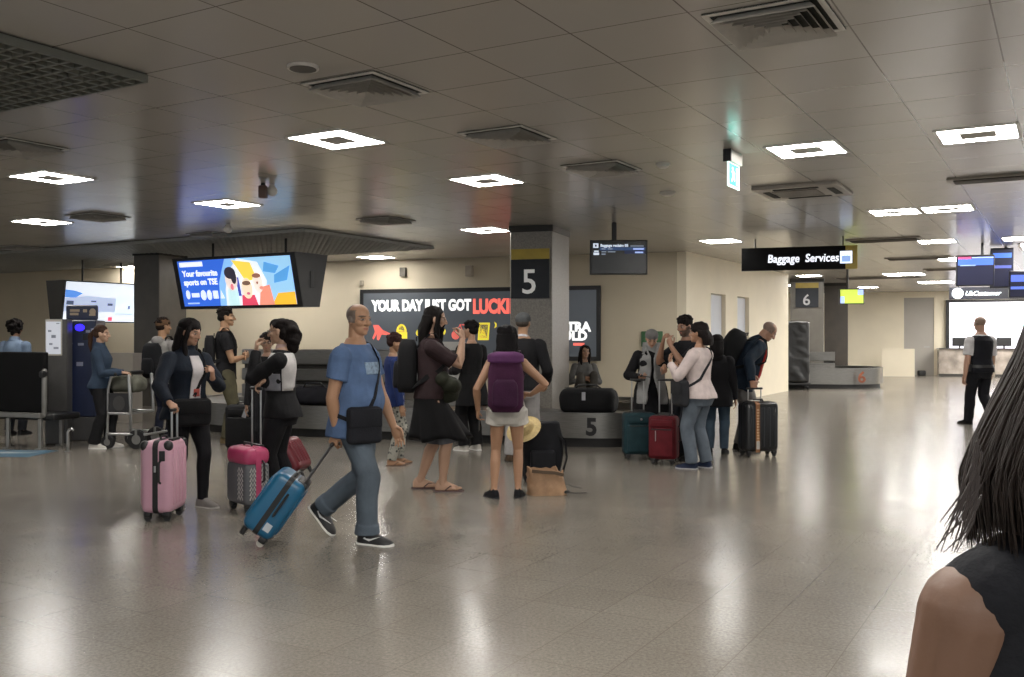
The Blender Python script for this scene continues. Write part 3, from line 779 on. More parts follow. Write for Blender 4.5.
LIGHTS = [((337, 139), 'square ring ceiling light nearest above the hanging video display'),
 ((487, 180), 'square ring ceiling light next to the square vent, left of the numbered granite column'),
 ((52, 177), 'square ring ceiling light at far left, the nearer of that pair'),
 ((227.5, 203.5), 'square ring ceiling light just above the blue hanging video display'),
 ((42, 221.5), 'square ring ceiling light at far left, the farther of that pair'),
 ((486, 229.8), 'ceiling light beside the top of the granite column with number 5'),
 ((376, 257), 'small distant ceiling light over the lettered wall screen'),
 ((807, 149), 'square ring ceiling light in front of the cassette air conditioner'),
 ((978, 133.5), 'largest ring ceiling light at the right edge'),
 ((721, 240.7), 'distant ceiling light left of the Baggage Services sign'),
 ((937, 241), 'ceiling light right of the vent and above the flight monitors'),
 ((1022, 238), 'ceiling light cut by the right edge beside the flight monitors'),
 ((963, 258.5), 'distant ceiling light left of the tilted flight monitors'),
 ((904, 274), 'distant ceiling light near the far white wall above the grey door'),
 ((936, 282), 'faint distant ceiling light over the grey door'),
 ((809, 275.5), 'ceiling light directly under the Baggage Services sign'),
 ((868, 287), 'faintest wide ceiling light above the white wall left of the grey door'), ((1003, 287.5), 'added distant ceiling light behind the tilted flight monitors'),  # the one behind the monitors is added to brighten the far wall
 ((788, 285), 'ceiling light left of the number 6 column'),
 ((128, 266.5), 'distant ceiling light left of the plain dark column')]
for (px, py), lab in LIGHTS: ceiling_light(ce(px, py), lab, 1.0 if (py > 257 and px > 890) else .6)
a = ce(895, 211.5)
ceiling_light(a, 'left half of the long double ceiling light on the right'); ceiling_light(a-V3*.66, 'right half of the long double ceiling light on the right')
for px, py in ((505, -40), (150, -150), (900, -160), (1350, 60), (-250, 60), (520, -420), (-160, 190), (1180, 205), (1090, 258), (1075, 272), (1160, 250), (1130, 280), (700, 268), (745, 281), (212, 259), (272, 258.5), (-70, 260), (-220, 250), (1200, 268), (1250, 257), (1320, 272), (1110, 290), (1200, 287), (1060, 245), (1050, 287), (700, 284)):   # first implied by ceiling glow; the rest added out of view for brightness
    ceiling_light(ce(px, py), 'extra unseen ring ceiling light that brightens the hall', 1.3 if py > 240 and px > 1000 else .6, group='extra ceiling lights out of view')
for x, y in ((-3, 1), (3.5, 1), (-3, -2.5), (3, -2.5), (0, -1.2)): ceiling_light(Vector((x, y, CEIL)), 'extra unseen ring ceiling light that brightens the hall', group='extra ceiling lights out of view')  # added lamps above and behind the camera, lighting the foreground

M_VOID = mat('vent_dark', '#20241f', .8)
def vent(p, label, s=.62, fins=6):
    root = thing('ceiling_vent', label, 'vent', (p.x, p.y, CEIL), rz_of(U3), 'square louvred ceiling vents'); h = s/2
    b = MB(); b.box((0, 0, -.006), (s, s, .008)); b.build('backing', M_VOID, root)
    b = MB()
    for a1, a0, z0, z1 in ((h, h*.9, -.014, -.004),):
        for q in ([(-a1, -a1), (a1, -a1), (a0, -a0), (-a0, -a0)], [(a1, -a1), (a1, a1), (a0, a0), (a0, -a0)], [(a1, a1), (-a1, a1), (-a0, a0), (a0, a0)], [(-a1, a1), (-a1, -a1), (-a0, -a0), (-a0, a0)]):
            b.loft([[(x, y, z0) for x, y in q], [(x, y, z1) for x, y in q]])
    b.build('frame', M_FRAME, root)
    b = MB()
    for k in range(fins):      # four-way slanted louvres
        r = h*.88*(1-k/fins); r2 = r-h*.06; 
        for q in range(4):
            Rq = Matrix.Rotation(q*math.pi/2, 3, 'Z')
            pts = [(-r, -r, -.050), (r, -r, -.050), (r2*.94, -r2*.94, -.012), (-r2*.94, -r2*.94, -.012)]
            top = [(x, y, z+.004) for x, y, z in pts]
            b.loft([[Rq @ Vector(x) for x in pts], [Rq @ Vector(x) for x in top]])
    b.build('louvres', mat('vent_fin', '#b5b0a7', .45), root)
    return root
for (px, py), lab in (((775, 21), 'large square louvred vent at the top right of the ceiling'), ((366, 87), 'square louvred vent beside the round ceiling speaker'),
    ((508, 135), 'square louvred vent above the ring light near the middle'), ((602, 167), 'square louvred vent nearest the hanging arrivals monitor'),
    ((386, 219.5), 'small distant vent behind the two ceiling sensors'), ((18, 146), 'square vent at the left edge of the ceiling'),
    ((98, 216), 'thin distant vent near the pair of left ceiling lights'), ((213, 234), 'distant vent just above the hanging video display'),
    ((20, 247), 'far vent at the left edge above the cream wall')):
    vent(ce(px, py), lab)
def slot_vent(p, label, w, d):
    root = thing('ceiling_vent', label, 'vent', (p.x, p.y, CEIL), rz_of(-V3), 'slot ceiling vents')
    b = MB(); b.bevbox((0, 0, -.012), (w+.12, d+.12, .024), .006, 1); b.build('frame', mat('slot_frame', '#8b8379', .5), root)
    b = MB(); b.box((0, 0, -.026), (w, d, .012)); b.build('slot', M_VOID, root)
    b = MB()
    for k in range(5): b.box((0, -d/2+d*(k+.5)/5, -.034), (w*.98, .012, .02))
    b.build('slat', mat('slot_slat', '#6c645b', .5), root)
for (px, py), lab, w, d in (((1000, 176.5), 'long dark slot vent at the right edge of the ceiling', .9, .22), ((884, 239), 'slot vent behind the long double ceiling light', 1.1, .35), ((918, 257.5), 'second slot vent before the tilted flight monitors', 1.2, .3), ((952, 268.5), 'third and farther slot vent before the tilted flight monitors', 1.2, .25), ((878, 277), 'farthest wide grey ceiling grille above the white wall', 2.2, .8)):
    slot_vent(ce(px, py), lab, w, d)
p = ce(803, 189.5); root = thing('air_conditioner', 'square cassette air conditioner in the ceiling behind the ring light', 'air conditioner', (p.x, p.y, CEIL), rz_of(-V3))
b = MB(); b.bevbox((0, 0, -.02), (.95, .95, .04), .01, 2); b.build('panel', mat('cassette_panel', '#a49d93', .4), root)
b = MB(); b.box((-.05, 0, -.042), (.5, .5, .008)); b.build('intake_grille', mat('grille_brown', '#6a635c', .5), root)
b = MB()
for k in range(4):
    M_ = Matrix.Rotation(k*math.pi/2, 3, 'Z'); b.box(M_ @ Vector((0, .36, -.042)), (.5, .08, .008), M_)
b.build('air_slot', M_VOID, root)
def round_fix(p, r, name, label, cat, dome=0., m=M_FRAME):
    root = thing(name, label, cat, (p.x, p.y, CEIL))
    b = MB(); b.cyl((0, 0, -.001), (0, 0, -.02), r, 24); b.build('rim', m, root, True)
    b = MB()
    if dome: b.ell((0, 0, -.03), (r*.8, r*.8, dome))
    else: b.cyl((0, 0, -.018), (0, 0, -.024), r*.84, 24)
    b.build('dome' if dome else 'mesh_grille', mat('grille_grey', '#55524d', .6) if not dome else m, root, True)
round_fix(ce(303, 66), .1, 'ceiling_speaker', 'round ceiling speaker left of the square louvred vent', 'speaker')
round_fix(ce(663, 163.5), .07, 'smoke_detector', 'small round smoke detector, nearer of the pair right of the vent', 'smoke detector', .02)
round_fix(ce(667.5, 192), .09, 'smoke_detector', 'small round smoke detector, farther of the pair, above the hanging monitor', 'smoke detector', .02)
p = ce(272, 184); root = thing('security_camera', 'white dome security camera hanging beside the brown ceiling sensor', 'camera', p)
b = MB(); b.cyl((0, 0, 0), (0, 0, -.05), .03); b.build('mount', M_FRAME, root, True); b = MB(); b.ell((0, 0, -.08), (.06, .06, .06)); b.build('dome', M_FRAME, root, True)
p = ce(263, 183); root = thing('ceiling_sensor', 'brown box sensor on the ceiling beside the white dome camera', 'sensor', p)
b = MB(); b.cyl((0, 0, 0), (0, 0, -.03), .025); b.build('mount', BLACK, root, True); b = MB(); b.bevbox((0, 0, -.10), (.09, .09, .14), .015); b.build('housing', mat('sensor_brown', '#5d463c', .5), root, True)
p = ce(228, 224); root = thing('security_camera', 'small dome security camera farther off above the hanging video display', 'camera', p)
b = MB(); b.cyl((0, 0, 0), (0, 0, -.04), .03); b.build('mount', M_FRAME, root, True); b = MB(); b.ell((0, 0, -.08), (.06, .06, .06)); b.build('dome', M_FRAME, root, True)
# exit sign: hangs edge-on to the right
p = ce(733, 152); root = thing('exit_sign', 'illuminated green running-man exit sign hanging from the ceiling', 'exit sign', p)
# its face runs along the room's length and looks left
d = U3.copy(); M = frame((0, 0, 0), d, UP); M = Matrix.Translation(-d*.16-UP*.0) @ M
b = MB(); b.bevbox(M @ Vector((.17, -.055, 0)), (.36, .07, .11), .01, 2, Matrix((d, Vector((-d.y, d.x, 0)), UP)).transposed()); b.build('housing', M_FRAME, root, True)
b = MB(); b.box(M @ Vector((-.012, -.055, 0)), (.02, .075, .115), Matrix((d, Vector((-d.y, d.x, 0)), UP)).transposed()); b.build('end_cap', BLACK, root)
b = MB(); b.box(M @ Vector((.17, -.22, 0)), (.34, .012, .23), Matrix((d, Vector((-d.y, d.x, 0)), UP)).transposed()); b.build('white_panel', glow('#e8fffb', 1.1), root)
for sgn in (1, -1):
    Mf = M @ Matrix.Translation((.17, -.22, .008*sgn)) @ (Matrix.Identity(4) if sgn == 1 else Matrix.Rotation(math.pi, 4, 'Y'))
    flat([rect(-.15, -.095, .15, .10)], glow('#2fc3b4', 1.0), Mf, root, 'green_field', .0, .001)
    man = [disc(-.05, .06, .016, n=12), [(-.075, .035), (-.02, .045), (.0, .0), (-.035, -.01)], [(-.035, 0), (0, .0), (.02, -.045), (.005, -.055)], [(-.04, .0), (-.02, -.02), (-.07, -.065), (-.085, -.055)], [(-.02, .04), (.02, .02), (.018, .01), (-.015, .025)],
           rect(.06, -.08, .13, .08)]
    flat(man, glow('#e8fffb', 1.6), Mf, root, 'running_man', .001, .001)

# ------------------------------------------------------------------ wall fittings
def on_back(px, py, off=.0):
    o = cor-WU*off; t = ray_on(o, W3, px); q = o+W3*t; q.z = EYE-(py-HZ)/F_PX*q.y; return q
def on_right(px, py, off=0):
    o = cor+NR*off; t = ray_on(o, U3, px); q = o+U3*t; q.z = EYE-(py-HZ)/F_PX*q.y; return q
FB = Matrix((-W3, WU, UP)).transposed()
for px, py, w, h, c, lab in ((403, 272, .14, .2, '#5f5a52', 'small dark grey speaker box high on the cream wall'), (469.5, 271, .17, .24, '#a69d8e', 'pale box fixed high on the cream wall near the column'), (362, 283, .08, .12, '#98907f', 'tiny pale box on the wall at the corner of the lettered screen'), (310, 282, .5, .14, '#b3a995', 'pale wall ledge box behind the hanging video display')):
    q = on_back(px, py, .05); root = thing('wall_speaker' if w < .2 else 'wall_box', lab, 'wall box', q); b = MB(); b.bevbox((0, 0, 0), (w, .09, h), .012, 2, FB); b.build('housing', mat('box_'+c[1:], c, .5), root, True)
    b = MB(); b.box(-WU*.047, (w*.75, .006, h*.75), FB); b.build('front_grille', mat('boxf_'+c[1:], c, .8), root)
q = on_back(652, 339, .04); root = thing('green_wall_box', 'green rectangular box on the cream wall behind the grey hat', 'wall box', q)
b = MB(); b.bevbox((0, 0, 0), (.44, .08, .32), .015, 2, FB); b.build('housing', mat('box_green', '#2d5a35', .5), root, True)
b = MB(); b.box(-WU*.042, (.3, .006, .18), FB); b.build('front_cover', mat('box_green2', '#3a6b42', .4), root)
FR = Matrix((U3, V3, UP)).transposed()
q = on_right(684.5, 299, .01); root = thing('wall_sign', 'small dark square sign on the white wall near its corner', 'sign', q); b = MB(); b.box((0, 0, 0), (.32, .012, .16), FR); b.build('sign_plate', mat('sign_dkgreen', '#2c3a32', .5), root)
flat([[(-.05, -.01), (-.02, -.045), (.07, .05), (.05, .06), (-.02, 0), (-.035, .015)]], M_FRAME, frame((0, 0, 0), U3, UP) @ Matrix.Rotation(math.pi, 4, 'Y'), root, 'check_mark', .007)
q = on_right(744, 296.5, .03); root = thing('fire_alarm', 'small red fire alarm box high on the white wall', 'fire alarm', q); b = MB(); b.bevbox((0, 0, 0), (.3, .06, .13), .01, 2, FR); b.build('housing', mat('alarm_red', '#5c231c', .5), root, True)
q = on_right(722.5, 316, .012); root = thing('notice_board', 'tall narrow pale notice on the white wall between the doorways', 'notice', q); b = MB(); b.box((0, 0, 0), (.42, .015, .72), FR); b.build('frame', mat('notice_frame', '#8c8c8c', .5), root); b = MB(); b.box(NR*.009, (.36, .006, .66), FR); b.build('sheet', mat('notice_sheet', '#ccd2e2', .5), root)
q = on_right(716.5, 303, .02); root = thing('door_sign', 'tiny dark sign beside the pale blue door', 'sign', q); b = MB(); b.bevbox((0, 0, 0), (.2, .03, .14), .005, 1, FR); b.build('sign_plate', SIGNK, root)

# ------------------------------------------------------------------ big lettered wall screen
A = on_back(361, 356, .06); Bq = on_back(601, 361, .06); Ct = on_back(601, 285.5, .06)
w = (Bq-A).length; h = Ct.z-Bq.z; A.z = Bq.z
root = thing('wall_display', 'wide dark wall screen lettered YOUR DAY JUST GOT LUCKIER', 'screen', A)
M = frame((0, 0, 0), -W3, UP)
flat([rect(0, 0, w, h)], BLACK, M, root, 'bezel', 0, .05)
flat([rect(.09, .09, w-.09, h-.09)], glow('#4a4f55', .32), M, root, 'screen_panel', .051, .002)
kx = w/240.; px2 = lambda px: (on_back(px, 330, .06)-A).dot(-W3); kz = lambda py, px=450: EYE-(py-HZ)/F_PX*on_back(px, py, .06).y-A.z
SW = glow('#f4f4f2', 1.1); SR = glow('#ff6a5c', .9); SY = glow('#e9d23a', .8); SP = glow('#e8655a', .6)
x0, x1 = px2(372.5), px2(472)
zl = kz(314.5, 420); lh = kz(299.5, 420)-zl
tx = text('YOUR DAY JUST GOT', lh*1.42, SW, M @ Matrix.Translation((0, 0, .055)), root, 'white_lettering', .022)
def fit(o, xa, xb, za, zb):
    co = np.empty(len(o.data.vertices)*3, 'f'); o.data.vertices.foreach_get('co', co); co = co.reshape(-1, 3)
    Mi = np.array(M.inverted()); l = np.c_[co, np.ones(len(co))] @ Mi.T
    l[:, 0] = xa+(l[:, 0]-l[:, 0].min())/(np.ptp(l[:, 0]))*(xb-xa); l[:, 1] = za+(l[:, 1]-l[:, 1].min())/(np.ptp(l[:, 1]))*(zb-za)
    o.data.vertices.foreach_set('co', (l @ np.array(M).T)[:, :3].astype('f').ravel()); o.data.update()
fit(tx, x0, x1, zl, zl+lh)
tx = text('LUCKIER', lh*1.42, SR, M @ Matrix.Translation((0, 0, .055)), root, 'red_lettering', .022); fit(tx, px2(474), px2(526), zl, zl+lh)
def icons(ps, cx, cy, s, m, name): flat([[(cx+x*s, cy+y*s) for x, y in p] for p in ps], m, M, root, name, .054, .002)
cz = kz(331.5, 420); s = lh*.47
icons([[(-1.2, .9), (-.4, .9), (.3, .2), (1.5, -.3), (1.2, -.5), (.1, -.4), (-.3, -1.2), (-.6, -1.1), (-.6, -.3), (-1.1, -1.1), (-1.3, -.9), (-.9, 0)]], px2(382), cz, s*1.05, SP, 'horse_icon')
icons([[(-.9, -1), (.9, -1), (.9, -.1), (-.9, -.1)], disc(0, -.05, .8, 1.1, 14, 0, 180)], px2(402.5), cz, s, SY, 'padlock_icon')
icons([[(-.5, -.02), (.5, -.02), (.5, .05), (-.5, .05)], disc(0, .1, .5, .7, 12, 0, 180)], px2(402.5), cz, s, glow('#4a4f55', .32), 'padlock_gap')
icons([disc(0, .2, .8, .8, 16)], px2(420), cz-.05, s*.6, SY, 'ball_icon')
icons([disc(0, 0, .8, .8)], px2(443), cz, s*.7, SY, 'coin_icon')
icons([disc(-.6, -.5, .62), disc(.55, -.5, .62), [(-.6, 0), (.1, 1), (.2, 1), (-.45, 0)], [(.55, 0), (.1, 1), (.0, 1), (.4, 0)], [(.1, .9), (.9, 1.1), (.9, .8)]], px2(460.5), cz, s, SP, 'cherries_icon')
icons([[(-.8, -1.2), (.8, -1.2), (1.0, 1.2), (-.6, 1.2)]], px2(484), cz, s, SY, 'card_icon')
icons([[(-.6, -.95), (.6, -.95), (.75, .95), (-.42, .95)]], px2(484), cz, s, glow('#4a4f55', .32), 'card_face')
icons([[(-.5, -.6), (.5, -.6), (.1, .7)]], px2(484), cz, s*.9, SY, 'card_mark')
icons([disc(0, .5, .45), disc(0, -.4, .5)], px2(503), cz, s*.8, glow('#f0a040', .8), 'eight_icon')
icons([[(-.2, 1), (.3, .6), (.3, 0), (-.2, -.3), (.05, .3)]], px2(496), cz+.1, s*.7, SY, 'moon_icon')
text('EXTRA', lh*.8, SW, M @ Matrix.Translation((px2(586)-lh*2.15, kz(331, 586), .055)), root, 'white_lettering', .012)
text('GOLD', lh*.8, SW, M @ Matrix.Translation((px2(582.5)-lh*1.9, kz(340, 586), .055)), root, 'white_lettering', .012)
flat([rect(px2(574), kz(345.5, 586), px2(585), kz(343, 586))], SR, M, root, 'red_line', .054)
# ------------------------------------------------------------------ hanging screens and signs
def wedge_display(name, label, cat, pr, along_, Ltop, z0, z1, dtop, dbot, cap, hang=(.2, .8)):
    """pr: bottom corner at the end nearer the viewer; along_: from there along the screen; the face leans out at the top"""
    root = thing(name, label, cat, pr); a = along_.normalized()
    inn = Vector((-a.y, a.x, 0)); 
    if inn.dot(Vector((pr.x, pr.y, 0))) < 0: inn = -inn       # away from the viewer
    h = z1-z0
    sec = [(-(dtop-dbot)/2, h), (dtop-(dtop-dbot)/2, h), (dbot, 0), (0, 0)]
    rings = [[inn*x+UP*z+a*t for x, z in sec] for t in (0, Ltop)]
    b = MB(); b.loft(rings); b.build('casing', cap, root)
    for t in hang:
        b = MB(); c = inn*(dbot/2)+a*(Ltop*t); b.chain([c+UP*(h-.01), c+UP*(CEIL-.03-z0)], .022, 10, 'flat'); b.build('hanging_rod', BLACK, root, True)
    slope = inn*(-(dtop-dbot)/2)+UP*h; H_ = slope.length
    r = a if (a.cross(slope)).dot(inn) < 0 else -a
    org = Vector((0, 0, 0)) if r == a else a*Ltop
    M = frame(org, r, slope); return root, M, Ltop, H_
cap = mat('display_casing', '#1b1b1c', .4, vary=.2)
# the blue screen in front of the left column
pr = at(304, 306.5, 15.6); pl_t = ray_on(pr, V3, 182); L_ = pl_t
root, M, w, h = wedge_display('hanging_display', 'hanging video display with a blue advertisement about favourite sports', 'screen', pr, V3, L_, pr.z, pr.z+54/F_PX*15.6, .78, .38, cap)
b = MB(); b.box(M @ Vector((w/2, h/2, .012)), (w, .02, h), Matrix((V3, (M.to_3x3() @ Vector((0, 0, 1))), (M.to_3x3() @ Vector((0, 1, 0))))).transposed()); b.build('bezel', BLACK, root)
E = .95
S_ = lambda x, y: (.04*w+x*.92*w, .055*h+y*.89*h)
def sp(*pts): return [S_(x, y) for x, y in pts]
def sdisc(x, y, r, ry=None, a0=0, a1=360): return [S_(p[0], p[1]) for p in disc(x, y, r*h/w, r if ry is None else ry, 20, a0, a1)]
def layer(polys, c, name, z, e=E): flat(polys, glow(c, e), M, root, name, .022+z*.003, .0025)
layer([sp((0, 0), (1, 0), (1, 1), (0, 1))], '#2a5ccf', 'screen_panel', 0)
layer([sp((.34, 0), (.62, 0), (.60, 1), (.44, 1), (.36, .5))], '#7fb6f2', 'light_field', 1)
layer([sp((.60, 0), (1, 0), (1, 1), (.55, 1))], '#8fc4ea', 'sky_field', 1)
layer([sp((.40, 0), (.72, 0), (.78, .5), (.72, .9), (.55, 1), (.45, .7), (.41, .35))], '#e7eef6', 'white_glow', 2)
layer([sp((.50, .97), (.66, .9), (.7, .55), (.6, .5), (.54, .8))], '#f1d04a', 'yellow_shape', 3)
layer([sp((.78, .9), (.9, .8), (.86, .65), (.76, .7)), sp((.85, .62), (.99, .8), (.95, .5), (.84, .45))], '#4d96d8', 'blue_smoke', 3)
layer([sp((.80, 0), (1, 0), (1, .26), (.86, .24))], '#f0b32e', 'orange_corner', 3)
layer([sp((.42, 0), (.52, 0), (.515, .36), (.43, .36))], '#bfe6ea', 'first_jersey', 3); layer([sp((.54, 0), (.68, 0), (.66, .22), (.55, .22))], '#d8405a', 'second_jersey', 4); layer([sp((.69, 0), (.82, 0), (.8, .42), (.72, .38))], '#e98a72', 'third_jersey', 4)
layer([sp((.52, .2), (.545, .2), (.54, .6), (.515, .6))], '#3c47a8', 'dark_stripe', 3)
layer([sdisc(.475, .56, .17, .24)], '#e8d2c8', 'first_face', 4); layer([sdisc(.472, .70, .16, .13), sdisc(.50, .62, .08, .16)], '#2a2530', 'first_hair', 5)
layer([sdisc(.475, .40, .045, .07)], '#d9707c', 'first_mouth', 5)
layer([sdisc(.605, .36, .15, .22)], '#f2d8b8', 'second_face', 5); layer([sdisc(.605, .47, .12, .05)], '#6a5040', 'second_brow', 6); layer([sdisc(.61, .25, .05, .03)], '#c0607a', 'second_mouth', 6)
layer([sdisc(.705, .48, .14, .22)], '#f6e2d4', 'third_face', 5); layer([sdisc(.70, .62, .12, .05), sdisc(.70, .47, .03, .03)], '#8a5a48', 'third_brow', 6); layer([sdisc(.73, .36, .06, .04)], '#e08a7a', 'third_mouth', 6)
layer([sp((.02, .87), (.235, .87), (.235, .97), (.02, .97))], '#eef4fb', 'white_banner', 2)
Wt = glow('#f4f8ff', 1.1)
for s_, x, y, k in (('Your favourite', .035, .66, .14), ('sports on TSE', .035, .47, .14)):
    tx = text(s_, h*k*1.15, Wt, M @ Matrix.Translation((S_(x, y)[0], S_(x, y)[1], .032)), root, 'white_lettering', .003)
layer([sdisc(.055, .26, .06, .1), sp((.09, .2), (.16, .2), (.16, .29), (.09, .29)), sdisc(.20, .24, .08, .11), sdisc(.255, .24, .07, .11), sp((.29, .16), (.335, .16), (.335, .33), (.29, .33)), sp((.355, .16), (.39, .16), (.365, .34))], '#dfe9fb', 'badge_row', 3)
layer([sp((.04, .05), (.15, .05), (.15, .08), (.04, .08))], '#9fbdf0', 'small_print', 3)
b = MB(); 
# loudspeaker cover on the casing's end
q = Vector((0, 0, h*.5)); inn = Vector((-V3.y, V3.x, 0)); inn = inn if inn.dot(pr) > 0 else -inn
b.bevbox(inn*.19+UP*h*.5-V3*.004, (.1, .02, .28), .008, 1, Matrix((inn, V3, UP)).transposed()); b.build('end_socket', mat('socket_grey', '#2e2e2f', .5), root)
# the paler screen at the far left
pn = at(60, 322.0, 20.0); L2 = ray_on(pn, U3, 146)
root, M, w, h = wedge_display('hanging_display', 'hanging video display at far left showing a pale airport scene', 'screen', pn, U3, L2, pn.z, pn.z+42/F_PX*20, .62, .34, cap, (.3, .75))
b = MB(); nz = M.to_3x3() @ Vector((0, 0, 1)); b.box(M @ Vector((w/2, h/2, .008)), (w, .016, h), Matrix((U3, nz, M.to_3x3() @ Vector((0, 1, 0)))).transposed()); b.build('bezel', BLACK, root)
E = .9
S_ = lambda x, y: (.02*w+x*.96*w, .03*h+y*.94*h)
layer([sp((0, 0), (1, 0), (1, 1), (0, 1))], '#dfe8f4', 'screen_panel', 0); layer([sp((0, .60), (.12, .60), (.2, .72), (.1, .78), (0, .8))], '#4d86e0', 'blue_patch', 1)
layer([sp((0, .25), (.6, .25), (.6, .62), (.25, .66), (0, .58))], '#a9b6d6', 'street_patch', 1)
for q_ in [sp((.02, .42), (.1, .42), (.1, .52), (.02, .52)), sp((.5, .42), (.56, .42), (.56, .48), (.5, .48)), sp((.3, .5), (.36, .5), (.36, .54), (.3, .54))]: layer([q_], '#3d4a63', 'dark_car', 2)
layer([sp((.6, .22), (.82, .22), (.82, .72), (.6, .72))], '#dcedf0', 'poster_panel', 2); layer([sp((.6, .2), (.82, .2), (.82, .22), (.6, .22))], '#7fa2d8', 'poster_edge', 3); layer([sp((.84, .25), (1, .25), (1, .7), (.84, .7))], '#cfc9e4', 'lilac_panel', 2)
layer([sp((.9, .3), (.93, .3), (.94, .45), (.89, .45)), sp((.75, .34), (.78, .34), (.78, .44), (.75, .44))], '#6a78a8', 'small_figures', 3); layer([sp((.0, .0), (.05, .0), (.05, .16), (0, .16))], '#f6fbff', 'corner_glow', 2); layer([sp((.52, .02), (.57, .02), (.57, .12), (.52, .12))], '#e0506a', 'red_mark', 3)
# arrivals monitor
p = at(618.5, 257.5, 14.25); root = thing('flight_monitor', 'black hanging monitor showing baggage reclaim 05 flight lines', 'screen', p)
mw, mh = 57.5/F_PX*14.25, 34.5/F_PX*14.25
b = MB(); b.bevbox((0, 0, 0), (mw, .08, mh), .008, 2); b.build('casing', BLACK, root)
b = MB(); b.bevbox((-.06, .06, mh/2+(CEIL-p.z-mh/2)/2), (.07, .07, CEIL-p.z-mh/2), .01, 1); b.build('hanging_post', BLACK, root)
M = frame((-mw/2, -.042, -mh/2), (1, 0, 0), UP); 
q = lambda x0, y0, x1, y1: [(x0*mw, y0*mh), (x1*mw, y0*mh), (x1*mw, y1*mh), (x0*mw, y1*mh)]
flat([q(.03, .04, .97, .96)], mat('screen_black', '#0d0e10', .25), M, root, 'screen_panel', 0)
flat([q(.17, .70, .96, .79)], glow('#22395f', .8), M, root, 'highlight_row', .003); flat([q(.6, .6, .96, .69)], glow('#141d3c', .6), M, root, 'row_patch', .003)
TW = glow('#c9d4e4', .9)
flat([q(.055, .77, .145, .90), q(.06, .565, .155, .635), q(.07, .655, .15, .69)], TW, M, root, 'icon', .006); flat([q(.085, .805, .115, .865)], mat('screen_black', '#0d0e10', .25), M, root, 'icon_gap', .009)
text('Baggage reclaim 05', mh*.105, TW, M @ Matrix.Translation((.18*mw, .805*mh, .007)), root, 'white_lettering', .002)
flat([q(.7, .815, .93, .835), q(.2, .725, .27, .755), q(.31, .725, .39, .755), q(.2, .645, .28, .67), q(.31, .645, .44, .67), q(.2, .575, .27, .605)], glow('#8a97ab', .6), M, root, 'small_print', .006)
flat([q(.75, .72, .93, .76), q(.78, .62, .92, .66)], glow('#9fb3f0', 1.0), M, root, 'status_bar', .007)
# Baggage Services sign
Y0 = 16.3; pl = at(741.5, 271, Y0+.5); tr = ray_on(pl, -W3, 857.5); sw = tr; shh = 23/F_PX*16.5
root = thing('overhead_sign', 'black overhead sign lettered Baggage Services in white', 'sign', pl)
M = frame((0, 0, 0), -W3, UP)
flat([rect(0, 0, sw*.90, shh)], mat('sign_face_black', '#08080a', .7, spec=.15), M, root, 'black_panel', -.1, .1); flat([rect(sw*.90, 0, sw, shh)], YEL, M, root, 'yellow_panel', -.1, .1)
tx = text('Baggage  Services', shh*.40, glow('#f2f5ff', 1.3), M @ Matrix.Translation((sw*.235, shh*.36, .004)), root, 'white_lettering', .002, shear=.12)
co = np.empty(len(tx.data.vertices)*3, 'f'); tx.data.vertices.foreach_get('co', co)
fit(tx, sw*.235, sw*.845, shh*.22, shh*.68)
flat([rect(sw*.855, shh*.24, sw*.955, shh*.76)], glow('#d4e4fb', 1.6), M, root, 'icon_plate', .002)
flat([rect(sw*.868, shh*.30, sw*.942, shh*.56), rect(sw*.89, shh*.56, sw*.895, shh*.66), rect(sw*.915, shh*.56, sw*.92, shh*.66)], glow('#7f9fd8', 1.0), M, root, 'suitcase_icon', .0045)
for t in (.12, .88):
    b = MB(); b.chain([M @ Vector((sw*t, shh, -.05)), M @ Vector((sw*t, CEIL-pl.z, -.05))], .015, 8, 'flat'); b.build('hanging_rod', mat('rod_grey', '#4a4642', .5), root, True)
# small yellow-green tv
p = at(851.5, 296.5, 24); root = thing('hanging_television', 'small hanging television with a yellow green picture near the number 6 column', 'television', p, R(-8))
mw, mh = 24/F_PX*24, 15.5/F_PX*24
b = MB(); b.bevbox((0, 0, 0), (mw, .08, mh), .01, 1); b.build('casing', BLACK, root)
b = MB(); b.chain([(-mw*.15, .04, mh/2-.02), (-mw*.15, .04, CEIL-p.z)], .03, 8, 'flat'); b.build('hanging_rod', BLACK, root)
M = frame((-mw/2, -.042, -mh/2), (1, 0, 0), UP); q = lambda x0, y0, x1, y1: [(x0*mw, y0*mh), (x1*mw, y0*mh), (x1*mw, y1*mh), (x0*mw, y1*mh)]
flat([q(.04, .06, .96, .94)], glow('#b9cf45', 1.1), M, root, 'screen_panel', 0); flat([q(.04, .06, .2, .5), q(.74, .6, .96, .94)], glow('#9fb8ee', 1.1), M, root, 'pale_patch', .003)
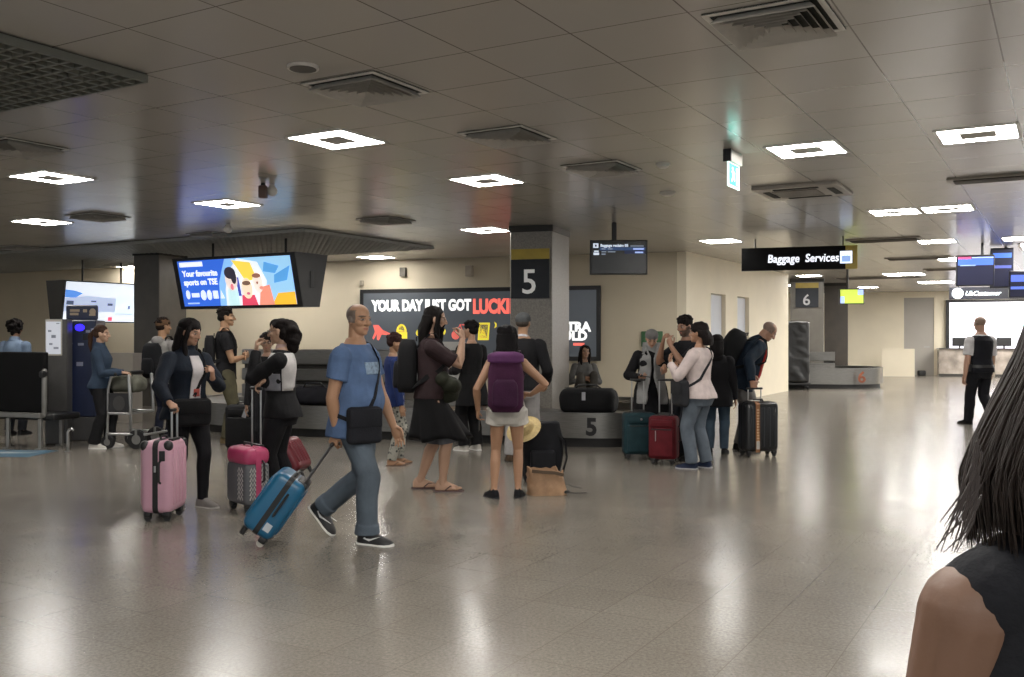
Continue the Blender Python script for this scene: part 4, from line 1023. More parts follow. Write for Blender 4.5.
# tilted flight monitors
for i, (px, py, wpx, hpx, Y, lab) in enumerate(((975, 270.5, 33, 31, 17.5, 'left one of the dark flight monitors hanging at the right edge'), (1001.5, 268, 20, 40, 18.2, 'middle dark flight monitor hanging at the right edge, with blue lines'), (1024, 284, 26, 27, 17.8, 'rightmost dark flight monitor cut by the right edge of the view'))):
    p = at(px, py, Y); mw, mh = wpx/F_PX*Y*1.05, hpx/F_PX*Y
    root = thing('flight_monitor', lab, 'screen', p, rz_of(-W3))
    Mt = Matrix.Rotation(R(8), 3, 'X')
    b = MB(); b.bevbox((0, 0, 0), (mw, .1, mh), .015, 2, Mt); b.build('casing', mat('monitor_navy', '#15161f', .35), root)
    b = MB(); b.chain([(mw*.2, .03, mh*.3), (mw*.2, .03, CEIL-p.z)], .025, 8, 'flat'); b.build('hanging_rod', BLACK, root)
    M = Mt.to_4x4() @ frame((-mw/2, -.052, -mh/2), (1, 0, 0), UP); q = lambda x0, y0, x1, y1: [(x0*mw, y0*mh), (x1*mw, y0*mh), (x1*mw, y1*mh), (x0*mw, y1*mh)]
    flat([q(.04, .05, .96, .96)], glow('#1a1c33', .25), M, root, 'screen_panel', 0)
    if i == 0: flat([q(.04, .68, .96, .88)], glow('#3a5cc4', 1.0), M, root, 'blue_rows', .003); flat([q(.04, .88, .38, .95)], glow('#c8406a', 1.0), M, root, 'red_row', .003); flat([q(.4, .90, .96, .94), q(.1, .66, .5, .69)], glow('#8fa8e8', .9), M, root, 'pale_row', .004)
    elif i == 1: flat([q(.1, .76, .9, .88)], glow('#3f66c8', 1.0), M, root, 'blue_rows', .003); flat([q(.15, .5, .9, .57)], glow('#4a55a0', .8), M, root, 'pale_row', .003)
    else: flat([q(.05, .6, .96, .85), q(.05, .32, .96, .42)], glow('#4a62c8', 1.0), M, root, 'blue_rows', .003)
# customer sign
p = at(949.5, 299.5, 21.5); sw = 84/F_PX*21.5*1.02; shh = 12/F_PX*21.5; root = thing('overhead_sign', 'long dark blue sign with a white disc below the flight monitors', 'sign', p)
M = frame((0, 0, 0), -W3, UP); flat([rect(0, 0, sw, shh)], mat('sign_navy', '#10131f', .4), M, root, 'panel', -.1, .1)
LW = glow('#eaf6ff', 1.2); flat([disc(shh*.62, shh*.5, shh*.44, n=24)], LW, M, root, 'white_disc', .002); flat([disc(shh*.62, shh*.5, shh*.12, n=16)], glow('#b8c8d8', 1.0), M, root, 'disc_mark', .0045)
text('UkCustomer', shh*.5, LW, M @ Matrix.Translation((shh*1.15, shh*.32, .003)), root, 'white_lettering', .003, shear=.35)
for t in (.1, .9):
    b = MB(); b.chain([M @ Vector((sw*t, shh, -.05)), M @ Vector((sw*t, CEIL-p.z, -.05))], .015, 8, 'flat'); b.build('hanging_rod', BLACK, root, True)
# bright poster wall far right
p = f0-W3*tt(949)-WU*.14; p.z = EYE-(350-HZ)/F_PX*p.y; sw = 6.0; shh = 47.5/F_PX*p.y; root = thing('light_box', 'big glowing white light box sign above the granite counter', 'sign', p)
M = frame((0, 0, 0), -W3, UP); flat([rect(-.12, -.1, sw, shh+.1)], BLACK, M, root, 'frame', -.1, .1); flat([rect(0, 0, sw, shh)], glow('#eceaf4', 1.5), M, root, 'glowing_panel', .002)
flat([rect(2.0, .2, 2.6, .5), [(.3, .1), (1.0, .1), (.8, .5)]], glow('#cfd0da', 1.2), M, root, 'pale_figures', .005); flat([disc(2.78, shh*.5, .28, n=20), rect(2.95, shh*.3, 3.4, shh*.62)], glow('#57c9b8', 1.2), M, root, 'green_mark', .005); flat([disc(2.80, shh*.47, .16, n=20)], glow('#eceaf4', 1.5), M, root, 'mark_gap', .008)
# granite counters
def counter(px0, px1, py, h, label, m):
    p = f0-W3*tt(px0)-WU*.72; t = ray_on(p, -W3, px1); root = thing('counter', label, 'counter', p); fm_ = Matrix((-W3, WU, UP)).transposed(); c = -W3*t/2+WU*.3
    b = MB(); b.box(c+UP*h/2, (t, .6, h), fm_); b.build('front', m, root); b = MB(); b.box(c+UP*(h+.02)-WU*.02, (t+.04, .68, .04), fm_); b.build('worktop', mat('counter_top', '#3b3733', .3), root)
    b = MB(); b.box(c+UP*.05-WU*.305, (t, .01, .1), fm_); b.build('plinth', M_TRIMD, root)
mg = mat('veined_granite', '#a59a8f', .25, vary=.55, vscale=2.5)
counter(937, 966, 375.8, 1.02, 'left granite counter with a black monitor, beside the grey door', mg); counter(992, 1040, 376, 1.02, 'right granite counter partly hidden behind the woman in front', mg)
for px, lab in ((958, 'small dark monitor on the left granite counter'), (1002, 'small dark monitor on the right granite counter')):
    p = f0-W3*tt(px)-WU*.45; root = thing('desk_monitor', lab, 'monitor', (p.x, p.y, 1.04), rz_of(-W3)); b = MB(); b.bevbox((0, 0, .26), (.5, .05, .32), .01, 1); b.build('screen', BLACK, root); b = MB(); b.cyl((0, 0, .0), (0, 0, .12), .03); b.box((0, 0, .008), (.22, .16, .016)); b.build('stand', BLACK, root)
p = f0-W3*tt(921)-WU*.25; root = thing('door_stop', 'small black box on the floor by the grey door', 'box', p); b = MB(); b.bevbox((0, 0, .1), (.28, .2, .2), .04, 2); b.build('box', RUBBER, root)

# ------------------------------------------------------------------ baggage carousels
def carousel(label, F, wR, wL, gap, digit, digit_at, fence, dcol, bw=1.0, hz=.474):
    """F on the front skirting; runs from F-wR to F+wL along W3; gap = width of the middle island"""
    root = thing('baggage_carousel', label, 'baggage carousel', F)
    Rr = bw+gap/2; cc = WU*Rr
    def ring(rad, n=14):
        pts = []
        x0, x1 = -wR+Rr, wL-Rr
        for k in range(n+1): q = -math.pi/2-math.pi*k/n; pts.append(W3*(x0+rad*math.cos(q))+cc+WU*(rad*math.sin(q)))
        for k in range(n+1): q = math.pi/2-math.pi*k/n; pts.append(W3*(x1+rad*math.cos(q))+cc+WU*(rad*math.sin(q)))
        return pts
    o, o2, i_ = ring(Rr), ring(Rr-.05), ring(gap/2)
    def band(name, m, loops):
        b = MB(); b.loft([[p+UP*z for p in r] for r, z in loops], closed=True, cap=False); return b.build(name, m, root, True)
    band('steel_skirt', STEEL, [(o, .13), (o, hz), (o2, hz), (o2, .13)])
    band('kick_plate', mat('kick_black', '#0b0b0b', .5), [(ring(Rr-.08), 0), (ring(Rr-.08), .14), (ring(Rr-.2), .14), (ring(Rr-.2), 0)])
    # overlapping rubber plates
    a, c = ring(Rr-.05, 30), ring(gap/2+.02, 30); P, Q = [], []
    def resample(r, N):
        L = [0]
        for k in range(len(r)): L.append(L[-1]+(r[(k+1) % len(r)]-r[k]).length)
        return L
    La = resample(a, 0); N = int(La[-1]/.32); b = MB()
    def pos(u):
        s_ = (u % 1)*La[-1]; k = 0
        while La[k+1] < s_: k += 1
        f = (s_-La[k])/(La[k+1]-La[k]); k2 = (k+1) % len(a); return a[k].lerp(a[k2], f), c[k].lerp(c[k2], f)
    for k in range(N):
        rows = []
        for j in range(3):
            u = (k+j*.62)/N; A_, C_ = pos(u); mid = A_.lerp(C_, .5); tg = (pos(u+.002)[0]-A_).normalized()
            z = hz-.035+.018*(2-j)/2
            rows.append([A_+UP*z, A_.lerp(C_, .25)+tg*.09+UP*z, mid+tg*.13+UP*z, A_.lerp(C_, .75)+tg*.09+UP*z, C_+UP*z])
        n0 = len(b.v)
        for r in rows: b.v += [tuple(x) for x in r]
        for j in range(2):
            for e in range(4): b.f.append((n0+j*5+e, n0+j*5+e+1, n0+(j+1)*5+e+1, n0+(j+1)*5+e))
    b.build('rubber_belt', mat('belt_rubber', '#2a2826', .38, vary=.2), root)
    if fence:
        f0, f1, top = fence; fm_ = Matrix((W3, WU, UP)).transposed(); x = (f0+f1)/2
        b = MB(); b.box(W3*x+cc+UP*(hz+.0), (f1-f0, gap*.98, .06), fm_); b.build('island_deck', DSTEEL, root)
        b = MB()
        for z0_, z1_ in ((.50, .72), (.78, .98), (1.05, top)):
            b.bevbox(W3*x+cc-WU*(gap*.36)+UP*(z0_+z1_)/2, (f1-f0, .05, z1_-z0_), .015, 1, fm_)
        b.build('steel_guard', STEEL, root)
        b = MB(); b.box(W3*x+cc-WU*(gap*.30)+UP*(.5+top)/2, (f1-f0, .05, top-.5), fm_); b.build('guard_backing', M_TRIMD, root)
    dp = digit_at; M = Matrix.Translation(W3*dp+UP*(.135+(hz-.135)*.14)) @ frame((0, 0, 0), -W3, UP)
    text(digit, (hz-.135)*.95, mat('digit_'+dcol[1:], dcol, .5), M @ Matrix.Translation((0, 0, .004)), root, 'numeral', .012, align='CENTER')
    return root
F5 = fl(580, 448)
carousel('long steel baggage carousel number 5 running behind the waiting passengers', F5, 1.55, 7.2, 1.6, '5', -.16, (1.9, 6.2, 1.3), '#17171a')
carousel('small distant baggage carousel beside the number 6 column', F6, 1.35, 5.0, 1.3, '6', -.72, (.0, .9, .95), '#8a4a30', hz=.60, bw=.75)
# yellow notice on the guard of the carousel
q = F5+W3*2.35+WU*1.18; root = thing('advert_panel', 'white and yellow notice panel standing on the carousel island', 'sign', (q.x, q.y, .5)); fm_ = Matrix((-W3, WU, UP)).transposed()
b = MB(); b.box((0, 0, .48), (.42, .04, .9), fm_); b.build('board', mat('notice_white', '#b8b6b0', .5), root)
M = frame((0, 0, 0), -W3, UP); flat([rect(-.19, .05, .19, .34)], mat('notice_yellow', '#d69a22', .5), M, root, 'yellow_field', .022); flat([rect(-.1, .55, .12, .8)], M_TRIMD, M, root, 'dark_picture', .022)

# ------------------------------------------------------------------ left: seats, kiosk, trolley
bp = fl(20, 449)
root = thing('airport_bench', 'black airport bench with tall black back panel at the left edge', 'bench', bp, rz_of(-W3))
Yb = bp.y; mpp = Yb/F_PX
x = lambda px: (px-20)*mpp; z = lambda py: EYE-(py-HZ)*mpp
b = MB(); b.bevbox(((x(-40)+x(44.5))/2, .12, (z(352)+z(413))/2), (x(44.5)-x(-40), .09, z(352)-z(413)), .02, 2); b.build('back_panel', mat('panel_black', '#0b0b0c', .65, spec=.15), root)
b = MB(); b.bevbox(((x(-40)+x(47))/2, .0, z(415)), (x(47)-x(-40), .07, .07), .01, 1); b.build('steel_beam', DSTEEL, root)
b = MB(); b.bevbox(((x(-40)+x(58))/2, .30, z(417)), (x(58)-x(-40), .5, .09), .03, 2); b.build('seat', RUBBER, root)
for px, yy in ((5, 0), (46, 0), (36, .5), (-30, 0)):
    b = MB(); b.bevbox((x(px), yy, z(415)/2-.02), (.05, .05, z(415)-.04), .008, 1); b.box((x(px), yy, .01), (.09, .12, .02)); b.build('leg', DSTEEL, root)
b = MB(); b.chain([(x(46.5), .06, z(415)), (x(46.5), .06, z(371))], .035, 12); b.build('end_post', DSTEEL, root, True); b = MB(); b.bevbox((x(46.5), .04, z(374)), (.07, .1, .09), .02, 2); b.build('post_cap', BLACK, root)
# kiosk
kp = fl(78, 441); root = thing('payment_kiosk', 'tall dark blue self-service kiosk with lit blue button behind the denim jacket woman', 'kiosk', kp, R(8)); Yk = kp.y; mpp = Yk/F_PX
w = 34*mpp; z = lambda py: EYE-(py-HZ)*mpp
b = MB(); b.bevbox((0, .25, z(417)/2), (w, .5, z(417)), .015, 1); b.build('base_cabinet', mat('kiosk_grey', '#3d3c3c', .45), root)
b = MB(); b.bevbox((0, .25, (z(417)+z(320))/2), (w, .5, z(320)-z(417)), .015, 1); b.build('upper_cabinet', mat('kiosk_blue', '#1b2440', .35), root)
b = MB(); b.bevbox((.0, .2, (z(320)+z(304.5))/2), (w*.9, .08, z(304.5)-z(320)), .03, 3); b.build('top_sign', mat('kiosk_sign', '#1c2440', .4), root)
M = frame((-w/2, 0, 0), (1, 0, 0), UP)
flat([rect(w*.18, z(311.5), w*.45, z(309)), rect(w*.18, z(315), w*.42, z(312.5)), rect(w*.55, z(312), w*.66, z(309)), disc(w*.82, z(311.5), .045, .05, 14), rect(w*.72, z(315.5), w*.9, z(313.5))], mat('kiosk_mark', '#a8947c', .5), M, root, 'sign_lettering', -.155)
flat([disc(w*.55, z(327.5), .065, .05, 18)], glow('#2418ff', 3.0), M, root, 'blue_button', .002)
for q_ in [rect(w*.72, z(332.5), w*.84, z(330)), rect(w*.86, z(331), w*.97, z(328.5)), rect(w*.5, z(345.5), w*.66, z(343)), rect(w*.22, z(328), w*.28, z(326.5)), rect(w*.12, z(360), w*.26, z(357)), rect(w*.46, z(366), w*.64, z(362)), rect(w*.2, z(344), w*.35, z(343)), rect(w*.2, z(336), w*.3, z(335))]: flat([q_], mat('kiosk_print', '#8a8fa5', .5), M, root, 'instruction_mark', .002)
flat([rect(w*.64, z(340), w*.92, z(334))], mat('slot_black', '#07080f', .3), M, root, 'card_slot', .002)
# post with the lit sheet
kp = fl(56, 444); root = thing('notice_stand', 'grey stand holding a lit white notice sheet beside the blue kiosk', 'sign', kp, R(8)); mpp = kp.y/F_PX; z = lambda py: EYE-(py-HZ)*mpp; w = 21*mpp
b = MB(); b.bevbox((0, .12, z(319)/2), (w, .24, z(319)), .01, 1); b.build('cabinet', mat('stand_grey', '#474645', .45), root)
M = frame((-w/2, 0, 0), (1, 0, 0), UP)
flat([rect(w*.02, z(355.5), w*.78, z(319.5))], M_GDOOR, M, root, 'sheet_frame', .001); flat([rect(w*.06, z(354), w*.72, z(321.5))], glow('#c6cad4', .45), M, root, 'sheet', .004)
flat([rect(w*.15, z(332), w*.3, z(330)), rect(w*.3, z(338), w*.5, z(335)), rect(w*.2, z(345), w*.35, z(343)), rect(w*.4, z(349), w*.62, z(347)), rect(w*.52, z(324), w*.66, z(323))], mat('sheet_ink', '#8f97a8', .5), M, root, 'faint_print', .007)
hp = fl(68, 452); root = thing('floor_hoop', 'short bent steel post on the floor in front of the kiosk', 'post', hp); mpp = hp.y/F_PX
b = MB(); b.chain([(0, 0, 0), (0, 0, .26), (.015, 0, .29), (.05, 0, .305), (.06, 0, .29)], .018, 10); b.build('bent_tube', ALU, root, True); b = MB(); b.cyl((0, 0, 0), (0, 0, .012), .045); b.build('foot_plate', DSTEEL, root, True)
mp = fl(14, 453.5); root = thing('floor_sticker', 'flat blue and white floor sticker before the bench at left', 'floor sticker', (mp.x, mp.y, .002), R(-5))
M = Matrix.Identity(4); flat([rect(-.75, -.35, .4, .35)], mat('sticker_blue', '#56788f', .4), M, root, 'blue_field', 0, .001); flat([[(-.6, -.08), (.2, .02), (.25, .16), (-.3, .1)]], mat('sticker_white', '#b3bcbf', .4), M, root, 'white_mark', .0012, .001)
# luggage trolley
tp = fl(136, 447); root = thing('luggage_trolley', 'steel luggage trolley with a dark panel beside the denim jacket woman', 'luggage trolley', tp, R(-12)); mpp = tp.y/F_PX
x = lambda px: (px-136)*mpp; z = lambda py: EYE-(py-HZ)*mpp
b = MB()
for yy in (-.26, .26):
    b.chain([(x(117), yy, .16), (x(118), yy, .8), (x(122), yy, 1.0), (x(128), yy, z(373))], .018, 10); b.chain([(x(117), yy, .2), (x(158), yy*.8, .2)], .02, 10)
    b.chain([(x(143), yy, z(412)), (x(141), yy, z(375))], .022, 10); b.chain([(x(117), yy, z(412)), (x(143), yy, z(412))], .02, 10)
for xx, zz in ((x(117), .5), (x(158), .2), (x(143), z(412)), (x(118), z(412))): b.chain([(xx, -.26, zz), (xx, .26, zz)], .016, 10)
b.build('tube_frame', ALU, root, True)
b = MB(); b.chain([(x(128), -.3, z(373)), (x(128), .3, z(373))], .028, 12); b.build('push_handle', RUBBER, root, True)
b = MB(); b.bevbox((x(130), -.27, (z(392)+z(411))/2), (x(141)-x(119), .02, z(392)-z(411)), .005, 1); b.build('advert_panel', mat('panel_ad', '#1d1c1d', .4, vary=.4, vscale=12), root)
flat([disc(x(131), z(402), .09, .10, 20)], mat('panel_ring', '#3a3836', .4), frame((0, -.283, 0), (1, 0, 0), UP), root, 'panel_mark', 0)
for xx, yy, r in ((x(118), -.26, .09), (x(118), .26, .09), (x(148), -.22, .13), (x(148), .22, .13)):
    b = MB(); b.cyl((xx, yy-.025, r), (xx, yy+.025, r), r, 22); wv = b.build('wheel', RUBBER, root, True); b = MB(); b.cyl((xx, yy-.03, r), (xx, yy+.03, r), r*.5, 16); b.build('wheel_hub', DSTEEL, wv, True)
    b = MB(); b.box((xx, yy, r+.07), (.03, .07, .12)); b.build('wheel_fork', DSTEEL, root)
# tall wrapped stack on wheels
wp = fl(796, 390); root = thing('wrapped_trolley', 'tall stack wrapped in black plastic on wheels at the end of the white wall', 'trolley', wp, R(-6)); mpp = wp.y/F_PX
w, h = 29*mpp, 70*mpp
b = MB(); b.bevbox((0, .35, h*.54), (w*.92, .7, h*.88), .06, 3); b.remesh('plastic_wrap', mat('black_plastic_wrap', '#070708', .4, bump=.5, bscale=7, vary=.4), .03, root, 2, .012, .5)
b = MB(); b.bevbox((w*.49, .3, h*.52), (.05, .08, h*.9), .01, 1); b.build('side_rail', DSTEEL, root); b = MB(); b.bevbox((0, .35, h*.085), (w, .72, .06), .01, 1); b.build('base_frame', BLACK, root)
for sx in (-.4, .4):
    for yy in (.1, .6):
        b = MB(); b.cyl((sx*w-.03, yy, .09), (sx*w+.03, yy, .09), .09, 18); b.build('wheel', RUBBER, root, True)
# ------------------------------------------------------------------ suitcases and bags
def suitcase(label, base, yaw, w, d, h, c, soft=False, tilt=0., ext=.35, c2=None, zipc='#101011', tube=None, group=None, extras=None, wheelc=None, zipw=.03, spinner=True, hs=.075, ribs=True, name='suitcase'):
    root = thing(name, label, 'suitcase'); 
    root.matrix_world = Matrix.Translation(Vector((base.x, base.y, 0))) @ rotz(yaw) @ Matrix.Translation((0, d/2-.03, .03)) @ Matrix.Rotation(-tilt, 4, 'X') @ Matrix.Translation((0, -d/2+.03, -.03))
    m = cloth(c, .7) if soft else plastic(c, .32); z0 = .065; hb = h-z0; tube = tube or ALU
    def shell(zz0, zz1, mm, nm, grow=0):
        b = MB(); b.bevbox((0, 0, (zz0+zz1)/2), (w+grow, d+grow, zz1-zz0), .045 if soft else .06, 4); o = b.build(nm, mm, root, True)
        if ribs and not soft:
            for sy in (-1, 1):
                b = MB()
                for k in range(5):
                    xx = -w*.34+w*.68*k/4; b.bevbox((xx, sy*(d/2+.002), (zz0+zz1)/2), (w*.075, .012, (zz1-zz0)-.14), .005, 1)
                b.build('ribbed_face', mm, o, True)
        return o
    if c2:
        zs = z0+hb*.70
        b = MB(); b.bevbox((0, 0, z0+hb*.37), (w, d, hb*.74), .05, 4); sh = b.build('lower_shell', plastic(c2, .4), root, True)
        b = MB(); b.bevbox((0, 0, z0+hb*.84), (w+.004, d+.004, hb*.32), .06, 4); b.build('upper_shell', m, root, True)
    else: sh = shell(z0, h, m, 'shell')
    b = MB(); b.bevbox((0, 0, z0+hb/2), (w+.008, zipw, hb+.008), min(.05, zipw*.49), 2); 
    # a band all the way round the middle
    b = MB(); r = .055; pts = []
    for cx, cz, a0 in ((w/2-r, h-r, 0), (-w/2+r, h-r, 90), (-w/2+r, z0+r, 180), (w/2-r, z0+r, 270)):
        for k in range(6): q = R(a0+18*k); pts.append((cx+r*math.cos(q), cz+r*math.sin(q)))
    g = .003
    rings = []
    for (x_, z_) in pts:
        n = Vector((x_, 0, z_-(z0+hb/2))).normalized(); p = Vector((x_, 0, z_))
        rings.append([p+n*g+Vector((0, -zipw/2, 0)), p+n*g+Vector((0, zipw/2, 0)), p-n*.03+Vector((0, zipw/2, 0)), p-n*.03+Vector((0, -zipw/2, 0))])
    b.loft(rings, closed=True, cap=False); b.build('zip_band', mat('zip_'+zipc.strip('#'), zipc, .6), root)
    if soft:
        b = MB(); b.bevbox((0, -d/2-.012, z0+hb*.40), (w*.84, .04, hb*.66), .018, 3); p_ = b.build('front_pocket', m, root, True)
        b = MB(); b.bevbox((0, -d/2-.008, z0+hb*.84), (w*.8, .03, hb*.16), .012, 2); b.build('upper_pocket', m, root, True)
        b = MB(); b.box((0, -d/2-.034, z0+hb*.70), (w*.72, .004, .012)); b.build('pocket_zip', BLACK, p_)
    hz_ = .04 if spinner else .05
    for sx in (-1, 1):
        for sy in ((-1, 1) if spinner else (1,)):
            cx, cy = sx*(w/2-.055), sy*(d/2-.05)
            b = MB(); b.bevbox((cx, cy, z0-.008), (.06, .06, .05), .012, 2); hz2 = b.build('wheel_housing', BLACK, root, True)
            b = MB(); b.cyl((cx-.014, cy, .028), (cx+.014, cy, .028), .028, 18); b.build('wheel', mat('wheel_'+(wheelc or '#161616')[1:], wheelc or '#161616', .5), hz2, True)
    if not spinner:
        for sx in (-1, 1):
            b = MB(); b.bevbox((sx*(w/2-.06), -d/2+.05, .04), (.04, .04, .07), .01, 1); b.build('stand_foot', BLACK, root)
    if ext:
        b = MB()
        for sx in (-1, 1): b.chain([(sx*hs, d*.34, h-.03), (sx*hs, d*.34, h+ext)], .0085, 10)
        th = b.build('telescopic_handle', tube, root, True)
        b = MB(); b.bevbox((0, d*.34, h+ext), (2*hs+.05, .03, .028), .012, 3); b.build('handle_grip', BLACK, th, True)
        b = MB(); b.bevbox((0, d*.34, h+.002), (2*hs+.05, .045, .02), .008, 2); b.build('handle_socket', BLACK, root, True)
    b = MB(); b.chain([(-.07, -.0, h), (-.06, -.0, h+.028), (.06, 0, h+.028), (.07, 0, h)], .009, 10); b.build('top_handle', BLACK, root, True)
    sd = 1
    b = MB(); zc = z0+hb*.58
    b.chain([(w/2, d*.16, zc-.09), (w/2+.03, d*.16, zc-.075), (w/2+.03, d*.16, zc+.075), (w/2, d*.16, zc+.09)], .010, 10); b.build('side_handle', BLACK, root, True)
    if extras: extras(root, w, d, h, z0, hb)
    bpy.context.view_layer.update()
    return root, root.matrix_world @ Vector((0, d*.34, h+ext)), (root.matrix_world.to_3x3() @ UP).normalized()

def x_pink(root, w, d, h, z0, hb):
    b = MB(); b.bevbox((w/2+.002, d*.22, z0+hb*.80), (.012, .05, .085), .006, 2); b.build('number_lock', BLACK, root, True)
    for sx in (-1, 1):
        for sy in (-1, 1): b = MB(); b.ell((sx*(w/2-.034), sy*(d/2-.034), h-.04), (.040, .040, .045)); b.build('corner_guard', BLACK, root, True)
    b = MB(); b.box((w/2+.005, 0, z0+hb*.62), (.006, .015, .05)); b.build('zip_puller', ALU, root)
def x_chevron(root, w, d, h, z0, hb):
    b = MB(); zt = z0+hb*.66; n = 7
    def zig(pt, along, y0, y1):
        for k in range(n):
            z_ = z0+.05+(zt-z0-.05)*k/n; pts = []
            for j in range(5): t = y0+(y1-y0)*j/4; pts.append(pt+along*t+UP*(z_+(.034 if j % 2 else 0)))
            o = Vector((1, 0, 0)) if abs(along.y) > .5 else Vector((0, -1, 0))
            b.ribbon(pts, [o]*5, .013, .005)
    zig(Vector((w/2+.001, 0, 0)), Vector((0, 1, 0)), -d*.34, -d*.12); zig(Vector((w/2+.001, 0, 0)), Vector((0, 1, 0)), d*.12, d*.34)
    zig(Vector((0, -d/2-.001, 0)), Vector((1, 0, 0)), w*.12, w*.36)
    b.build('chevron_pattern', mat('chevron_silver', '#a5a3a0', .4), root)
def x_blue(root, w, d, h, z0, hb):
    b = MB(); b.box((w/2+.002, d*.22, z0+hb*.20), (.004, .05, .06)); b.build('white_sticker', mat('sticker_pale', '#b8bfc4', .5), root)
    b = MB(); b.bevbox((0, d*.30, h-.02), (w*.62, d*.36, .06), .015, 2); b.build('handle_housing', BLACK, root, True)
def x_strap(root, w, d, h, z0, hb):
    b = MB(); q = -w*.17; o = .006
    P = [(q, -d/2-o, z0), (q, -d/2-o, h-.03), (q, -d/2+.03, h+o), (q, d/2-.03, h+o), (q, d/2+o, h-.03), (q, d/2+o, z0)]
    b.ribbon(P, [(0, -1, 0), (0, -1, .3), (0, -.3, 1), (0, .3, 1), (0, 1, .3), (0, 1, 0)], .055, .006); s = b.build('luggage_strap', mat('strap_orange', '#8a5a34', .7), root)
    b = MB()
    for k in range(12): z_ = z0+.14+(hb-.2)*k/12; b.add([(q-.02, -d/2-o-.005, z_), (q+.0, -d/2-o-.005, z_-.015), (q+.02, -d/2-o-.005, z_), (q, -d/2-o-.005, z_+.015)], [(0, 1, 2, 3)])
    b.build('strap_pattern', mat('strap_pale', '#c9a27a', .7), s)
    b = MB(); b.box((q, -d/2-.012, z0+.09), (.04, .006, .1)); b.build('luggage_tag', mat('tag_white', '#b9b6ae', .6), root)
    b = MB(); b.bevbox((q+.02, 0, h+.012), (.12, .1, .012), .004, 1); b.build('paper_tag', mat('tag_white', '#b9b6ae', .6), root)
def x_logo(root, w, d, h, z0, hb):
    b = MB(); b.cyl((.0, -d/2-.02, z0+hb*.86), (0, -d/2-.028, z0+hb*.86), .014, 12); b.build('round_badge', ALU, root)
def x_zip(root, w, d, h, z0, hb):
    b = MB(); b.box((-w*.2, -d/2-.036, z0+hb*.55), (.008, .006, .12)); b.build('zip_puller', ALU, root)

def fb(px, py): return fl(px, py)
pk = fb(164, 518); PINK = suitcase('pale pink hard suitcase with a black zip band, standing at far left front', pk, R(-91), .38, .26, .66, '#cc9aac', extras=x_pink, ext=.245, zipw=.045, hs=.06)
ck = fb(248, 510); CHEV = suitcase('grey chevron suitcase with hot pink top, held by the woman in glasses', ck, R(-46), .37, .24, .56, '#b33a63', c2='#55575b', zipc='#b33a63', zipw=.05, extras=x_chevron, ext=.50)
bk = fb(253, 545); BLUE = suitcase('bright blue cabin suitcase tilted on its wheels behind the man in blue', bk, R(-86), .36, .25, .54, '#15567a', tilt=R(35), ext=.34, extras=x_blue, spinner=False, wheelc='#a8a49a', zipw=.04, tube=mat('tube_dark', '#4c4c50', .35, .6))
rk = fb(302, 481); REDT = suitcase('dark red suitcase tilted behind the woman in glasses', rk, R(78), .36, .22, .44, '#621722', tilt=R(30), ext=0, spinner=False, zipw=.06)
tk = fb(639, 459); TEAL = suitcase('dark teal soft suitcase before the person in the grey hat', tk, R(4), .40, .24, .575, '#1a3238', soft=True, ext=.40, extras=x_logo)
rk2 = fb(664, 464); RED = suitcase('dark red soft suitcase standing beside the teal one', rk2, R(-22), .33, .24, .575, '#58131b', soft=True, ext=.42, extras=x_zip)
bk2 = fb(758, 456); BLK = suitcase('black suitcase with a patterned orange luggage strap, held by the bald man', bk2, R(14), .46, .27, .69, '#17181a', soft=False, ext=.16, extras=x_strap, ribs=True, hs=.09)
def x_tag(root, w, d, h, z0, hb):
    b = MB(); b.box((0.06, -d/2-.05, z0+hb*.82), (.05, .006, .11), Matrix.Rotation(R(20), 3, 'Y')); b.build('luggage_tag', mat('tag_pale', '#9a9aa0', .6), root)
dk = fb(243, 452); DARK = suitcase('black suitcase with a white tag between the man in black and the woman in glasses', dk, R(5), .42, .26, .62, '#121214', soft=True, ext=.0, extras=x_tag)

# duffel lying on the carousel
q = F5+W3*-.02+WU*.42; root = thing('duffel_bag', 'black travel bag lying on the carousel beside the granite column', 'travel bag', (q.x, q.y, .45), rz_of(-W3))
b = MB(); b.bevbox((0, 0, .17), (.78, .42, .34), .1, 4); b.remesh('bag_body', cloth('#101012'), .02, root, 3, .008, .8)
b = MB(); b.box((-.02, -.225, .24), (.05, .008, .11)); b.build('white_tag', mat('tag_pale', '#9a9aa0', .6), root)
b = MB(); b.chain([(-.2, -.05, .33), (-.12, -.06, .39), (.12, -.06, .39), (.2, -.05, .33)], .014, 8); b.build('carry_handle', BLACK, root, True)
b = MB(); b.box((0, -.0, .345), (.7, .02, .006)); b.build('zip', BLACK, root)
# another bag on the far part of the carousel
q = F5+W3*4.3+WU*.5; root = thing('travel_bag', 'black bag riding the carousel behind the woman in glasses', 'travel bag', (q.x, q.y, .46), rz_of(-W3))
b = MB(); b.bevbox((0, 0, .14), (.75, .42, .28), .09, 4); b.remesh('bag_body', cloth('#15151a'), .02, root, 3, .008, .8)
b = MB(); b.chain([(-.2, -.15, .26), (-.12, -.18, .34), (.12, -.18, .34), (.2, -.15, .26)], .014, 8); b.build('carry_handle', BLACK, root, True)
q = F5+W3*3.55+WU*.45; root = thing('cardboard_box', 'brown box riding the carousel behind the man in blue', 'box', (q.x, q.y, .46), rz_of(-W3)+.1)
b = MB(); b.bevbox((0, 0, .15), (.42, .36, .3), .008, 1); b.build('carton', mat('carton', '#7a5f48', .8), root); b = MB(); b.box((0, -.181, .15), (.06, .004, .3)); b.build('tape', mat('tape', '#94795c', .4), root)
